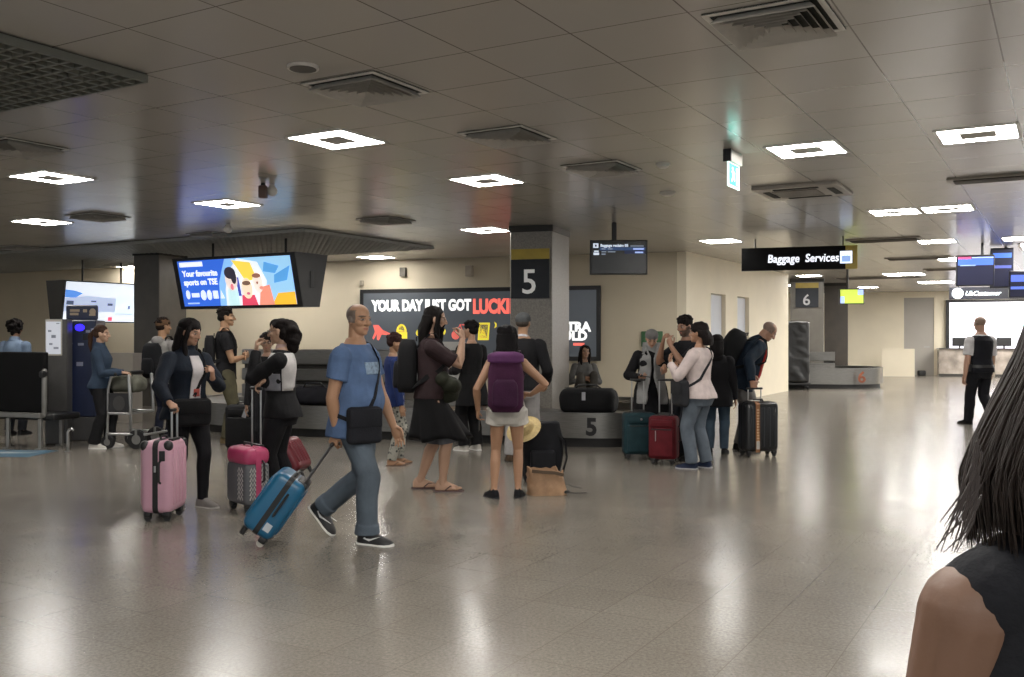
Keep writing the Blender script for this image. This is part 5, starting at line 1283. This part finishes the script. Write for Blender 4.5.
# big black rucksack on the floor with a straw coloured cloth on top
q = fb(540, 481); root = thing('backpack', 'big black rucksack standing on the floor behind the paper bag', 'backpack', q, R(10)); mpp = q.y/F_PX
b = MB(); rings = []
for i in range(12):
    u = i/11; k = .82+.25*math.sin(u*3.1)-.35*max(0, u-.72); z_ = u*.62; lean = .05*u
    rings.append([Vector((lean+.20*k*math.copysign(abs(math.cos(a))**.6, math.cos(a)), .13*k*math.copysign(abs(math.sin(a))**.6, math.sin(a)), z_)) for a in [2*math.pi*j/28 for j in range(28)]])
b.loft(rings); b.remesh('bag_body', cloth('#0f1014'), .016, root, 3, .008, .8)
b = MB(); b.bevbox((0, -.14, .2), (.26, .08, .28), .03, 3); b.build('front_pocket', cloth('#131418'), root, True)
b = MB(); b.ribbon([(.2, .02, .5), (.27, .0, .42), (.29, -.0, .25), (.25, 0, .1), (.2, 0, .06)], [(1, 0, 0)]*5, .04, .012); b.ribbon([(.16, -.1, .5), (.24, -.12, .40), (.26, -.12, .25), (.22, -.1, .1)], [(1, 0, 0)]*4, .035, .012); b.build('shoulder_strap', cloth('#0f1014'), root)
root = thing('straw_hat', 'pale straw coloured hat lying on the black rucksack', 'hat', (q.x-.17, q.y-.12, .55), R(15))
b = MB(); Mt = Matrix.Rotation(R(33), 3, 'Y') @ Matrix.Rotation(R(28), 3, 'X'); rings = []
Mt = Matrix.Rotation(R(-30), 3, 'Y') @ Matrix.Rotation(R(35), 3, 'X')
for r_, z_ in ((.165, 0), (.17, .008), (.10, .016), (.09, .07), (.07, .095), (.02, .1)):
    rings.append([Mt @ Vector((r_*math.cos(a)*1.1, r_*math.sin(a), z_+.012*math.sin(3*a)*(r_ > .2))) for a in [2*math.pi*j/36 for j in range(36)]])
b.loft(rings); b.build('hat', mat('straw', '#b8a06c', .8, bump=.4, bscale=120, vary=.25, vscale=30), root, True)
# paper bag
q = fb(547, 494); root = thing('paper_bag', 'crumpled brown paper bag on the floor beside the rucksack', 'paper bag', q, R(8)); rr = random.Random(3)
b = MB(); rings = []; n = 40
for i in range(9):
    u = i/8; ring = []
    for j in range(n):
        a = 2*math.pi*j/n; ca, sa = math.cos(a), math.sin(a); x_ = (.19-.02*u)*math.copysign(abs(ca)**.5, ca); y_ = (.11-.03*u)*math.copysign(abs(sa)**.5, sa)
        nz = (.016*math.sin(5*a+9*u)+.010*math.sin(9*a-15*u)+.010*math.sin(23*u+3*a))*(.3+u*.5)
        ring.append(Vector((x_*(1+nz*3)-.02*u, y_*(1+nz*4)+.02*u, .25*u+(nz*1.2 if u > .8 else 0)-.22*max(x_, 0)*u)))
    rings.append(ring)
inner = [[Vector((p.x*.93, p.y*.9, p.z)) for p in r] for r in rings[::-1][:6]]
b.loft(rings+inner); b.build('paper_body', mat('kraft_paper', '#a07c5c', .8, bump=.5, bscale=16, vary=.3, vscale=9), root, True)
b = MB(); b.ribbon([(-.16, -.085, .235), (-.06, -.1, .225), (.06, -.095, .215), (.15, -.08, .19)], [(0, -1, .2)]*4, .03, .006); b.build('dark_rim', mat('rim_dark', '#4a3927', .8), root)
b = MB(); b.ribbon([(.17, .0, .10), (.25, -.03, .07), (.33, -.05, .055)], [UP]*3, .018, .006); b.ribbon([(.15, -.09, .025), (.25, -.12, .02), (.36, -.12, .022)], [UP]*3, .018, .006); b.bevbox((.18, -.09, .03), (.05, .03, .03), .008, 1); b.build('black_strap', BLACK, root)
# ------------------------------------------------------------------ the passengers
def gnd(px, Y): return Vector(((px-512)/F_PX*Y, Y, 0))
def wp(px, py, Y): return ('w', at(px, py, Y))
SK1, SK2, SK3 = '#a9805f', '#8f6548', '#b58a6c'
DOWN = (0, 0, -1)
def shoulder_bag(P, label, name, c, s, q, w, h, d, path, cat='bag', flap=True, sw=.03, soft=.02):
    p, o = P.surf(s, q, .02); o = Vector((o.x, o.y, 0)).normalized(); p = p+o*(d/2+.004)
    t = P.own(name, label, cat, p-UP*h/2); X = Vector((-o.y, o.x, 0)); Mx = Matrix((X, o, UP)).transposed()
    b = MB(); b.bevbox(p, (w, d, h), min(.04, d*.4), 3, Mx); b.remesh('bag_body', cloth(c), .009, t, 3, .004, 1.2)
    t.children[-1].data.transform(P._off)
    if flap: b = MB(); b.bevbox(p+o*(d/2-.002)+UP*h*.2, (w*.94, .02, h*.5), .009, 2, Mx); b.build('flap', cloth(c), t, True, M=P._off)
    P.strap(t, 'shoulder_strap', cloth(c), path, sw, .024)
    return t

# 1 man in blue pulling the blue suitcase
g, ax = BLUE[1], BLUE[2]
P = Person('man in a blue T-shirt and jeans walking right and pulling a blue suitcase', 1.76, gnd(355, 7.08), 110, 'm', '#a2785a', 1.1, .030, hip=(0, .0, .518), lean=3, hy=20, hp=3,
    Rr={'t': ('w', g), 'hd': (.05, -.35, -.9), 'n': (-1, .1, 0), 'curl': 1.25, 'pole': (1, -.4, 0)}, L={'t': (-.16, .10, .47)},
    fR={'a': (.05, .085, .043), 'yaw': 4}, fL={'a': (-.045, -.185, .118), 'pitch': -48, 'yaw': -4}, scalp='#4d4a47', brow='#2e2824', vox=.005)
P.top('t_shirt', cloth('#4a6084'), .022, -.075, sleeve=.45, soff=.018, flare=.012, wr=.006, collar=False)
P.trousers('jeans', mat('denim_mid', '#4b555f', .85, bump=.3, bscale=120, vary=.3, vscale=5, spec=.2), .014, rk=.046, ra=.041, cuff=.16, wr=.006)
P.shoes(mat('shoe_black', '#141416', .6), mat('sole_white', '#cfcdc8', .5), swoosh=mat('swoosh_white', '#d8d8d6', .5), l=1.12)
P.patch('chest_print', mat('print_pale', '#7f95ad', .85, vary=.5, vscale=40), .19, .24, 60, 112, .0245, .002)
shoulder_bag(P, 'black crossbody pouch on the hip of the man in blue', 'crossbody_bag', '#15161b', -.02, 58, .26, .27, .08, [(.02, 55, .03), (.08, 66, .03), (.16, 92, .03), (.24, 112, .03), (.295, 122, .03), (.317, 180, .035), (.30, 238, .03), (.2, 268, .03), (.1, 300, .03), (.02, 350, .03), (.0, 380, .03)], 'crossbody bag')

# 2 woman with the pink suitcase
g, ax = PINK[1], PINK[2]
P = Person('woman with long black hair in a dark jacket holding the pink suitcase', 1.66, gnd(187, 8.45), 128, 'f', '#a67c62', 1.1, hy=-22, hp=14,
    Rr={'t': ('w', g+UP*.012), 'hd': (-.1, .9, -.6), 'n': (-.2, -.6, -.8), 'curl': 1.3, 'pole': (.4, -1, 0)}, L={'t': (-.02, .20, .735), 'hd': (.25, .35, .7), 'n': (.5, -.7, 0), 'curl': 1.1, 'pole': (-.7, .1, -1)},
    fL={'a': (-.055, .06, .042)}, fR={'a': (.05, -.05, .042)})
P.top('jacket', cloth('#141a24'), .026, -.05, sleeve=1., flare=.01, wr=.006, collar=True)
P.patch('white_shirt', cloth('#b9b3b4'), -.02, .285, 72, 98, .034, .004, 80, 108)
P.patch('red_print', cloth('#a34a42'), .07, .11, 84, 98, .040, .003)
P.trousers('trousers', cloth('#111114'), .008, rk=.036, ra=.026)
P.hair_('long', '#100d0d', 1.55, 1.05, front=.9)
P.shoes(cloth('#77736f'), mat('sole_pale', '#a8a49e', .5))
shoulder_bag(P, 'black shoulder bag at the front of the woman holding the pink suitcase', 'shoulder_bag', '#0e0e10', -.01, 78, .32, .24, .12, [(.07, 85, .04), (.2, 110, .04), (.29, 130, .04), (.317, 180, .045), (.29, 230, .04), (.15, 275, .04), (.03, 330, .04), (.02, 400, .04)])
b = MB(); bag = None
# 3 woman in glasses
g, ax = CHEV[1], CHEV[2]
P = Person('woman in glasses and a black, white and grey sweatshirt holding the chevron suitcase', 1.66, gnd(281, 8.52), -94, 'f', '#b08a70', 1.08, hy=8, hp=4,
    Rr={'t': ('w', g+UP*.012), 'hd': (-.05, .75, -.6), 'n': (-.2, -.4, -1), 'curl': 1.2, 'pole': (.6, -.4, -.8)}, L={'t': (-.02, .125, .885), 'hd': (.25, .0, .95), 'n': (.2, -.9, .1), 'curl': 1.0, 'pole': (-.35, -.1, -1)},
    fL={'a': (-.05, .02, .042)}, fR={'a': (.05, -.04, .042)})
P.top('sweatshirt', cloth('#101012'), .03, -.045, sleeve=1., soff=.024, flare=.01, wr=.007)
P.patch('white_panel', cloth('#c3bfbd'), .10, .30, 195, 262, .034, .003); P.patch('front_white_panel', cloth('#c3bfbd'), .19, .30, 75, 150, .034, .003); P.patch('grey_panel', cloth('#74747a'), .10, .19, 60, 190, .033, .003)
P.patch('chest_white_panel', cloth('#c3bfbd'), .19, .30, 130, 172, .033, .003)
P.trousers('trousers', cloth('#131316'), .016, r0=.060, rk=.048, ra=.040)
P.hair_('bushy', '#14100f', vol=1.0, wr=.012); P.glasses()
b = MB(); b.chain([P.T(.30, 0, -.01), P.nb+UP*.005], [.042*P.H, .036*P.H], 18); b.build('scarf', cloth('#b89a94'), P.o, True)
P.shoes(cloth('#1a1a1c'), mat('sole_white', '#cfcdc8', .5))
# 4 person half hidden behind her
P = Person('dark-haired person half hidden behind the woman in glasses', 1.53, gnd(267, 11.2), 170, 'f', '#8a6650', hy=0)
P.top('jumper', cloth('#141416'), .02); P.trousers('trousers', cloth('#16161a')); P.hair_('short', '#17110f', vol=1.08); P.shoes(cloth('#161618')); P.glasses()
# 5 tall man in black T-shirt
P = Person('tall man in a black T-shirt and khaki trousers standing in front of the carousel', 1.90, gnd(226, 13.5), 72, 'm', '#a07858', 1.0, hy=5, hp=0, Rr={'t': (-.02, .16, .66), 'hd': (-.8, .5, .25), 'n': (-.4, -.8, 0), 'curl': .6, 'pole': (.7, -.3, -.8)}, L={'t': (.03, .14, .64), 'hd': (.8, .4, 0), 'n': (.4, -.8, 0), 'pole': (-.6, -.2, -1)})
P.top('t_shirt', cloth('#101013'), .02, -.05, sleeve=.45, flare=.01); P.trousers('trousers', cloth('#4e4a38'), .016, rk=.045, ra=.038); P.hair_('short', '#14100e'); P.shoes(cloth('#5a4c34'), cloth('#3a3226'))
P.backpack('black backpack worn by the tall man in the black T-shirt', '#141416', .28, .42, .15, .17)
# 6 grey jacket man
P = Person('person in a light grey top and brown cap seen from behind with a black backpack', 1.76, gnd(163, 13.7), 24, 'm', '#a07858', .95, hy=20, Rr={'t': (.12, .16, .56)}, L={'t': (-.15, .06, .50), 'curl': .4})
P.top('sweater', cloth('#8b8885'), .022, -.05, sleeve=1., hood=True); P.trousers('trousers', cloth('#1b1e2c'), .012, rk=.04, ra=.034); P.hair_('short', '#1d1511'); P.cap_('#58402c', False, True, 'knit_hat'); P.shoes(cloth('#191919'), cloth('#6a6a68'))
P.backpack('black backpack on the back of the person in the light grey top', '#141518', .30, .50, .17, .14)
# 7 woman in denim jacket
P = Person('woman in a denim jacket and black trousers standing at the luggage trolley', 1.65, gnd(101, 12.9), 84, 'f', '#b08a70', .95, hp=4,
    Rr={'t': wp(128, 373, 12.8), 'hd': (0, 1, -.1), 'n': (-.3, 0, -1), 'curl': .9, 'pole': (.4, -.6, -1)}, L={'t': wp(130, 373, 13.25), 'hd': (0, 1, -.1), 'n': (.3, 0, -1), 'curl': .9, 'pole': (-.4, -.6, -1)}, fL={'a': (-.05, .05, .042)}, fR={'a': (.05, -.04, .042)})
P.top('denim_jacket', mat('denim_dark', '#2c3a4c', .85, bump=.3, bscale=120, vary=.3, vscale=6, spec=.2), .024, -.03, sleeve=1., flare=.008, collar=True); P.trousers('trousers', cloth('#121214'), .016, rk=.048, ra=.050)
P.hair_('tail', '#3a281f', L=1.1); P.shoes(cloth('#c9c5bd'), mat('sole_white', '#cfcdc8', .5))
# 8 person behind the bench
P = Person('person with dark curly hair in a pale blue shirt seen from behind the bench', 1.74, gnd(15.5, 14.6), 6, 'f', '#9a7254', 1.1, hp=6, sl=.0)
P.top('denim_shirt', cloth('#6d8098'), .024, -.05, sleeve=1., collar=True); P.trousers('trousers', cloth('#1b1c22')); P.hair_('curly', '#120e0d', vol=.95, wr=.02); P.shoes(cloth('#161616'))
# 9 bearded man in the black skirt
P = Person('bearded long-haired man in a maroon T-shirt, black skirt and flip-flops', 1.80, gnd(431, 9.38), 84, 'm', '#b18a70', 1.05, .012, hip=(0, -.0, .522), lean=3, hy=2, hp=6,
    Rr={'t': (.03, .165, .875), 'hd': (-.35, -.1, .9), 'n': (-.5, -.7, -.2), 'curl': 1.0, 'pole': (.25, .25, -1)}, L={'t': (-.17, .04, .46)},
    fR={'a': (.055, .06, .046), 'yaw': 6}, fL={'a': (-.055, -.06, .046), 'yaw': -6}, bare=True, vox=.005)
P.top('t_shirt', cloth('#2c2022'), .022, -.02, sleeve=.5, soff=.02, wr=.006)
b = MB()
for k in 'LR': b.chain([P.hip[k].lerp(P.kn[k], .86), P.kn[k].lerp(P.an[k], .10)], [.054*P.H, .050*P.H], 18, 'flat')
b.build('short_leg', cloth('#55565a'), P.o, True)
P.skirt('skirt', cloth('#0d0d0f'), hem=.285, w=.135, d=.165); P.hair_('long', '#0f0c0b', 1.1, 1.0, front=.5); P.beard_('#120e0c', .6); P.sandals(mat('flipflop', '#3a1f1c', .6))
P.backpack('black backpack on the back of the bearded man in the skirt', '#131315', .33, .52, .20, .155, c2='#17171a')
t = P.own('jacket', 'dark olive jacket tied at the waist of the bearded man in the skirt', 'jacket', P.T(.05, 0, .1))
b = MB()
p, o = P.surf(.06, 60, .03); b.ell(p+o*.03, (.13, .10, .09)); p, o = P.surf(.04, 100, .03); b.ell(p+o*.03, (.11, .09, .10)); p, o = P.surf(.09, 30, .03); b.ell(p, (.09, .08, .07)); p, o = P.surf(.02, 75, .03); b.ell(p+o*.02, (.1, .08, .11))
j = b.remesh('bundle', cloth('#23251c'), .012, t, 3, .016, 1.2); j.data.transform(P._off)
# 10 person in patterned trousers, mostly hidden
P = Person('person in pale patterned trousers mostly hidden behind the bearded man', 1.53, gnd(394, 11.2), 70, 'f', '#9a7254', hy=20, hp=8, fL={'a': (-.05, .05, .044)}, fR={'a': (.05, -.03, .044)}, bare=True)
fm_ = mat('floral', '#77766c', .85)
nt = fm_.node_tree; vz = nt.nodes.new('ShaderNodeTexVoronoi'); vz.inputs['Scale'].default_value = 26; cr = nt.nodes.new('ShaderNodeValToRGB'); cr.color_ramp.elements[0].position = .30; cr.color_ramp.elements[0].color = lin('#26292a'); cr.color_ramp.elements[1].position = .5; cr.color_ramp.elements[1].color = lin('#97958a')
tcn = nt.nodes.new('ShaderNodeTexCoord'); nt.links.new(tcn.outputs['Object'], vz.inputs['Vector']); nt.links.new(vz.outputs['Distance'], cr.inputs['Fac']); nt.links.new(cr.outputs['Color'], nt.nodes['Principled BSDF'].inputs['Base Color'])
P.top('blue_top', cloth('#1d2c5c'), .024, -.07, sleeve=1.); P.trousers('patterned_trousers', fm_, .016, rk=.046, ra=.036); P.hair_('short', '#2b1a18', vol=1.05); P.sandals(mat('sandal_tan', '#5d4433', .6))
# 11 woman in black by the carousel
P = Person('short-haired woman in a long black top and white shoes by the carousel', 1.70, gnd(471, 12.6), -38, 'f', '#a67c62', 1.0, hy=-25, Rr={'t': (.13, .10, .50)}, L={'t': (-.10, .16, .62), 'hd': (.3, .9, .1)}, fL={'a': (-.05, .02, .042)})
P.top('long_cardigan', cloth('#0e0e10'), .026, -.17, sleeve=1., flare=.02, wr=.006); P.trousers('trousers', cloth('#0f0f11'), .016, rk=.05, ra=.046); P.hair_('short', '#0f0c0c', vol=1.06); P.shoes(cloth('#b9b5ad'), mat('sole_white', '#cfcdc8', .5))
# 12 woman with the purple backpack
P = Person('woman in white shorts with black hair wearing a purple backpack', 1.60, gnd(507, 8.95), 3, 'f', '#a57a5c', 1.0, hp=4, hy=0,
    L={'t': (-.175, .03, .465), 'hd': (-.05, .25, -1), 'n': (1, .2, 0), 'curl': .9, 'pole': (-.5, -1, 0)}, Rr={'t': (.105, .13, .60), 'hd': (-.6, .7, 0), 'n': (-.6, -.2, -.6), 'curl': .7, 'pole': (1, -.5, -.2)},
    fL={'a': (-.075, -.03, .042), 'yaw': -30}, fR={'a': (.065, .0, .042), 'yaw': 8})
P.top('tank_top', cloth('#a6b4bb'), .012, -.02, s1=.275, sleeve=0); P.trousers('shorts', cloth('#b9b4ab'), .020, length=.175, r0=.062, s1=.06)
P.hair_('long', '#0d0b0c', 1.5, 1.12, wr=.008); P.shoes(cloth('#16171a'), cloth('#2a2b2e'))
P.backpack('purple backpack on the back of the woman in white shorts', '#3b1a34', .33, .52, .19, .150, c2='#341730', lid='#58305a', strapc='#2b1828')
g = P.grip('L'); root = thing('smartphone', 'black phone held low by the woman in white shorts', 'phone', g-UP*.05); b = MB(); b.bevbox((.01, .02, .0), (.012, .075, .15), .005, 2); b.build('phone_body', BLACK, root, True)
# 13 man in cap
P = Person('man in a grey cap, black sweater and pale trousers seen from behind', 1.78, gnd(523, 11.5), 8, 'm', '#a07858', 1.08, .0, fL={'a': (-.09, .0, .042), 'yaw': -12}, fR={'a': (.06, .02, .042)}, Rr={'t': (.15, .10, .53)}, L={'t': (-.15, .1, .53)}, hy=6)
P.top('sweater', cloth('#0e0e11'), .03, -.04, sleeve=1., wr=.007); P.trousers('trousers', cloth('#9a9796'), .016, rk=.046, ra=.038); P.hair_('crop', '#3a332d'); P.cap_('#3d3f40', True); P.shoes(cloth('#4a3a2c'), cloth('#2a221c'))
b = MB(); b.chain([P.T(.312, 0, -.012), P.nb+UP*.008], [.046*P.H, .043*P.H], 18, 'flat'); b.build('white_collar', cloth('#b4b6bd'), P.o, True)
# 14 woman sitting beyond the carousel
q = F5+W3*.70+WU*2.95; seat = .50
P = Person('woman in a grey top sitting beyond the carousel near the wall screen', 1.60, (q.x, q.y, 0), 172, 'f', '#a67c62', 1.0, hip=(0, 0, .37), hy=-6, lean=6, Rr={'t': (-.01, .14, .50), 'hd': (-.8, .5, 0), 'n': (-.2, -.4, -.8), 'pole': (1, -.5, -.6)}, L={'t': (.02, .16, .52), 'hd': (.8, .4, 0), 'n': (.2, -.4, -.8), 'pole': (-1, -.5, -.6)}, fL={'a': (-.06, .20, .31), 'pole': (-.1, 1, 1)}, fR={'a': (.06, .24, .31), 'pole': (.1, 1, 1)})
P.top('grey_top', cloth('#5f5e5c'), .016, -.03, sleeve=.8); P.trousers('trousers', cloth('#46433e'), .012); P.hair_('long', '#15100f', 1.1, .98, front=.6); P.shoes(cloth('#1b1b1d'))
# 15 person in grey hat
g = RED[1]
P = Person('person in a grey knitted hat and long pale scarf looking down behind the suitcases', 1.60, gnd(651, 12.35), 182, 'f', '#a67c62', 1.12, hp=28, lean=4,
    L={'t': ('w', g+UP*.01), 'hd': (.0, .7, -.6), 'n': (.2, -.2, -1), 'curl': 1.1, 'pole': (-.7, -.4, -.6)}, Rr={'t': (.08, .20, .62), 'hd': (-.5, .8, .2), 'n': (-.2, -.1, .9), 'curl': .7, 'pole': (.7, -.2, -.8)})
P.top('coat', cloth('#0f0f12'), .034, -.2, sleeve=1., soff=.028, flare=.02, wr=.008, collar=True); P.trousers('trousers', cloth('#131316')); P.cap_('#6d6b6a', False, True, 'knit_hat', 1.02); P.shoes(cloth('#121214')); P.hair_('crop', '#3a332e')
sc = cloth('#8b8a89')
b = MB()
for sg in (-1, 1):
    pts, outs = [], []
    for s_, q_ in ((.318, 90-sg*150), (.325, 90-sg*90), (.30, 90-sg*45), (.25, 90-sg*24), (.15, 90-sg*26), (.05, 90-sg*30), (-.04, 90-sg*32), (-.12, 90-sg*34)):
        if s_ < -.03: p, o = P.surf(-.03, q_, .05); p = p+(P.ctr(s_)-P.ctr(-.03))
        else: p, o = P.surf(s_, q_, .045)
        pts.append(p); outs.append(o)
    b.ribbon(pts, outs, .17, .022)
b.chain([P.T(.305, 0, -.01), P.nb+UP*.03], [.062*P.H, .056*P.H], 18)
b.remesh('scarf', sc, .012, P.o, 3, .008, 1.3)
g = P.grip('R'); root = thing('smartphone', 'dark phone held up by the person in the grey hat', 'phone', g); b = MB(); b.bevbox((0, -.01, .02), (.15, .075, .012), .005, 2, Matrix.Rotation(R(10), 3, 'Y')); b.build('phone_body', BLACK, root, True)
# 16 dark-haired man raising his hands
P = Person('dark-haired man raising both hands to his face behind the woman in the white top', 1.75, gnd(686, 11.75), -118, 'm', '#8f6750', 1.0, hp=12, hy=-8, beard='#2a211c',
    Rr={'t': (.05, .155, .86), 'hd': (-.4, .05, .9), 'n': (-.4, -.9, 0), 'curl': .8, 'pole': (.5, .2, -1)}, L={'t': (-.02, .165, .845), 'hd': (.3, .1, .9), 'n': (.3, -.9, 0), 'curl': .8, 'pole': (-.5, .3, -1)})
P.top('t_shirt', cloth('#141418'), .02, -.04, sleeve=.5); P.trousers('trousers', cloth('#17191f'), .012); P.hair_('short', '#100c0b', vol=1.05); P.shoes(cloth('#141414'))
# 17 woman in the white top
P = Person('woman with a dark bob in a white top and jeans, seen from behind', 1.655, gnd(699, 10.9), -52, 'f', '#a07458', 1.12, hy=-10, L={'t': (-.06, .20, .76), 'hd': (.2, .4, .8), 'n': (.4, -.8, 0), 'curl': .6, 'pole': (-.6, .0, -1)}, Rr={'t': (.03, .19, .70), 'hd': (-.2, .5, .8), 'n': (-.4, -.8, 0), 'pole': (.6, 0, -1)},
    fL={'a': (-.05, .03, .042), 'yaw': -12}, fR={'a': (.075, -.02, .042), 'yaw': 6})
P.top('white_top', cloth('#c9b9b5'), .024, -.035, sleeve=1., flare=.012, wr=.005); P.trousers('jeans', mat('denim_light', '#565f69', .85, bump=.3, bscale=120, vary=.3, vscale=6, spec=.2), .014, rk=.045, ra=.040); P.hair_('bob', '#15100f', .62, 1.12); P.shoes(cloth('#1b2338'), cloth('#8b8c92'))
shoulder_bag(P, 'dark grey shoulder bag of the woman in the white top', 'shoulder_bag', '#222326', .0, 128, .30, .30, .11, [(.08, 128, .035), (.2, 100, .035), (.29, 60, .035), (.317, 0, .04), (.29, -60, .035), (.2, -100, .035), (.1, -140, .035), (.05, -190, .035)])
# 18 person in black behind her
P = Person('person in a black hooded coat hidden between the white top and the bald man', 1.52, gnd(717, 12.3), 15, 'f', '#a07458', 1.1, fL={'a': (-.06, 0, .042)})
P.top('black_coat', cloth('#0e0e11'), .034, -.12, sleeve=1., soff=.026, hood=True); P.trousers('jeans', mat('denim_deep', '#34424f', .85, bump=.3, bscale=120, vary=.3, vscale=6, spec=.2), .014); P.hair_('long', '#0f0d0d', 1.0, 1.08); P.shoes(cloth('#141416'))
# 19 bald man
g = BLK[1]
P = Person('bald man in a navy jacket and red shirt bending over the black suitcase', 1.82, gnd(741, 12.6), 88, 'm', '#a57a62', 1.12, .02, hip=(0, 0, .515), lean=36, hp=42, scalp='#6a5a50', brow='#57483f',
    Rr={'t': ('w', g+UP*.012), 'hd': (-.1, .4, -.9), 'n': (-1, .2, 0), 'curl': 1.2, 'pole': (.5, -1, 0)}, L={'t': ('w', g+UP*.02+Vector((.04, .16, 0))), 'hd': (.1, .4, -.8), 'curl': 1.1, 'pole': (-1, -.6, 0)})
P.top('navy_jacket', cloth('#15202c'), .030, -.07, sleeve=1., soff=.024, flare=.012, wr=.007, collar=True); P.patch('red_shirt', cloth('#9c2a26'), -.02, .28, 40, 106, .040, .006); P.trousers('grey_trousers', cloth('#6f6d6a'), .014, rk=.044, ra=.038); P.shoes(cloth('#1a1a1a'), cloth('#3a3a3a'))
P.backpack('large black backpack on the back of the bald man', '#111214', .36, .56, .26, .16)
# 20 guard
P = Person('bald man in a black vest and white shirt walking away at the right', 1.84, gnd(980, 16.2), -14, 'm', '#a8806a', 1.12, hy=0, scalp='#7a6658', Rr={'t': (.16, .05, .46)}, L={'t': (-.165, .0, .45)}, fL={'a': (-.045, .10, .042)}, fR={'a': (.045, -.10, .06), 'pitch': -20})
P.top('white_shirt', cloth('#c8c6c8'), .018, -.03, sleeve=.5); P.top('black_vest', cloth('#121319'), .030, -.035, sleeve=0, s1=.305); P.trousers('trousers', cloth('#101116'), .014, rk=.045, ra=.038); P.shoes(cloth('#101010'))
b = MB(); b.loft([P.ring(.01, .034), P.ring(.035, .034)]); b.build('belt', BLACK, P.o, True)
b = MB(); p, o = P.surf(.01, 185, .05); b.bevbox(p, (.06, .06, .12), .01, 2); b.build('radio_pouch', BLACK, P.o)
# 21 woman close in front at the right edge
P = Person('woman with long brown hair in a black sleeveless top, nearest at the right edge', 1.575, gnd(1112, .97), -4, 'f', '#6f503d', 1.06, hy=8, hp=2, vox=.004, L={'t': (-.165, .03, .43)})
P.top('sleeveless_top', cloth('#15161a'), .014, -.03, s1=.300, sleeve=0, wr=.003, vox=.005, yoke=1)
b = MB(); H = P.H
P.trousers('trousers', cloth('#1b1d25'))
P.shoes(cloth('#161616'))
hm2 = mat('hair_strands_brown', '#1f1712', .55, vary=.4, vscale=30, spec=.25)
hzs, hrx, hry = [-.5, 0, .25, .6, .9, 1.06], [.66, .70, .60, .425, .33, .04], [.62, .60, .55, .47, .36, .04]
hp_ = lambda ph, z_, k=1.: P.HM @ Vector((-math.sin(ph)*np.interp(z_, hzs, hrx)*k, -.09-math.cos(ph)*np.interp(z_, hzs, hry)*k, z_))
b = MB(); r3 = random.Random(11)
b.loft([[hp_(2*math.pi*k/40, z_, .96) if (z_ > .72 or abs((2*math.pi*k/40+math.pi) % (2*math.pi)-math.pi) < 2.1) else P.HM @ Vector((-math.sin(2*math.pi*k/40)*.3, .05, z_)) for k in range(40)] for z_ in (-.26, -.1, .05, .2, .35, .5, .65, .8, .92, 1.0, 1.05)])
b.remesh('hair', hm2, .008, P.o, 4, .006, 1.5)
b = MB()
for k in range(900):
    ph = R(r3.uniform(-120, 120)); j = r3.uniform(.955, 1.02); ez = r3.uniform(-.38, -.16); drift = r3.uniform(-.10, .10); st = r3.uniform(.6, 1.05); pts = []; f1, f2 = r3.uniform(4, 9), r3.uniform(0, 6)
    for u in range(9):
        z_ = st+(ez-st)*u/8; pts.append(hp_(ph+drift*u/8+.02*math.sin(f1*u/8+f2), z_, j+.012*math.sin(f1*u/8+f2)))
    w0 = r3.uniform(.0007, .0014); b.chain(pts, [w0]*8+[w0*.3], 5)
tag(b.build('hair_strands', hm2, P.o, 'all'), kind='stuff')
b = MB(); r2 = random.Random(5)
for k in range(16):
    t = r2.random(); s_ = P.Mi @ at(972+10*r2.random(), 440+60*t, .93); e = P.Mi @ at(936+26*r2.random(), 520+34*r2.random(), .93)
    mid = s_.lerp(e, .5)+Vector((.008*r2.random(), 0, -.008*r2.random())); b.chain([s_, s_.lerp(mid, .6), mid, mid.lerp(e, .6), e], [.0012, .0012, .001, .0008, .0005], 5)
b.build('loose_strands', mat('hair_2a1f19', '#2a1f19', .5), P.o, True)

# bag on the trolley
q = fl(136, 447); z0_ = EYE-(392-HZ)*q.y/F_PX
root = thing('holdall_bag', 'grey-green soft bag lying on top of the luggage trolley', 'bag', (q.x-.09, q.y, z0_), R(-12)); b = MB(); b.bevbox((0, 0, .11), (.42, .34, .22), .09, 4); b.remesh('bag_body', cloth('#5c5c52'), .016, root, 3, .012, .9)
b = MB(); b.chain([(-.12, -.08, .2), (-.08, -.1, .28), (.08, -.1, .28), (.12, -.08, .2)], .01, 8); b.build('carry_handle', cloth('#45453e'), root, True)

# ------------------------------------------------------------------ light and camera
w = bpy.data.worlds.new('hall'); scene.world = w; w.use_nodes = True
w.node_tree.nodes['Background'].inputs[0].default_value = (.92, .96, 1.0, 1); w.node_tree.nodes['Background'].inputs[1].default_value = .58
cam = bpy.data.cameras.new('camera'); co_ = bpy.data.objects.new('camera', cam); COL.objects.link(co_)
cam.sensor_width = 36; cam.lens = F_PX*36/1024; cam.shift_y = -(338.5-HZ)/1024; co_.location = (0, 0, EYE); co_.rotation_euler = (math.pi/2, 0, 0); cam.clip_end = 200; cam.clip_start = .05
scene.camera = co_
scene.view_settings.view_transform = 'Standard'; scene.view_settings.gamma = 1.12
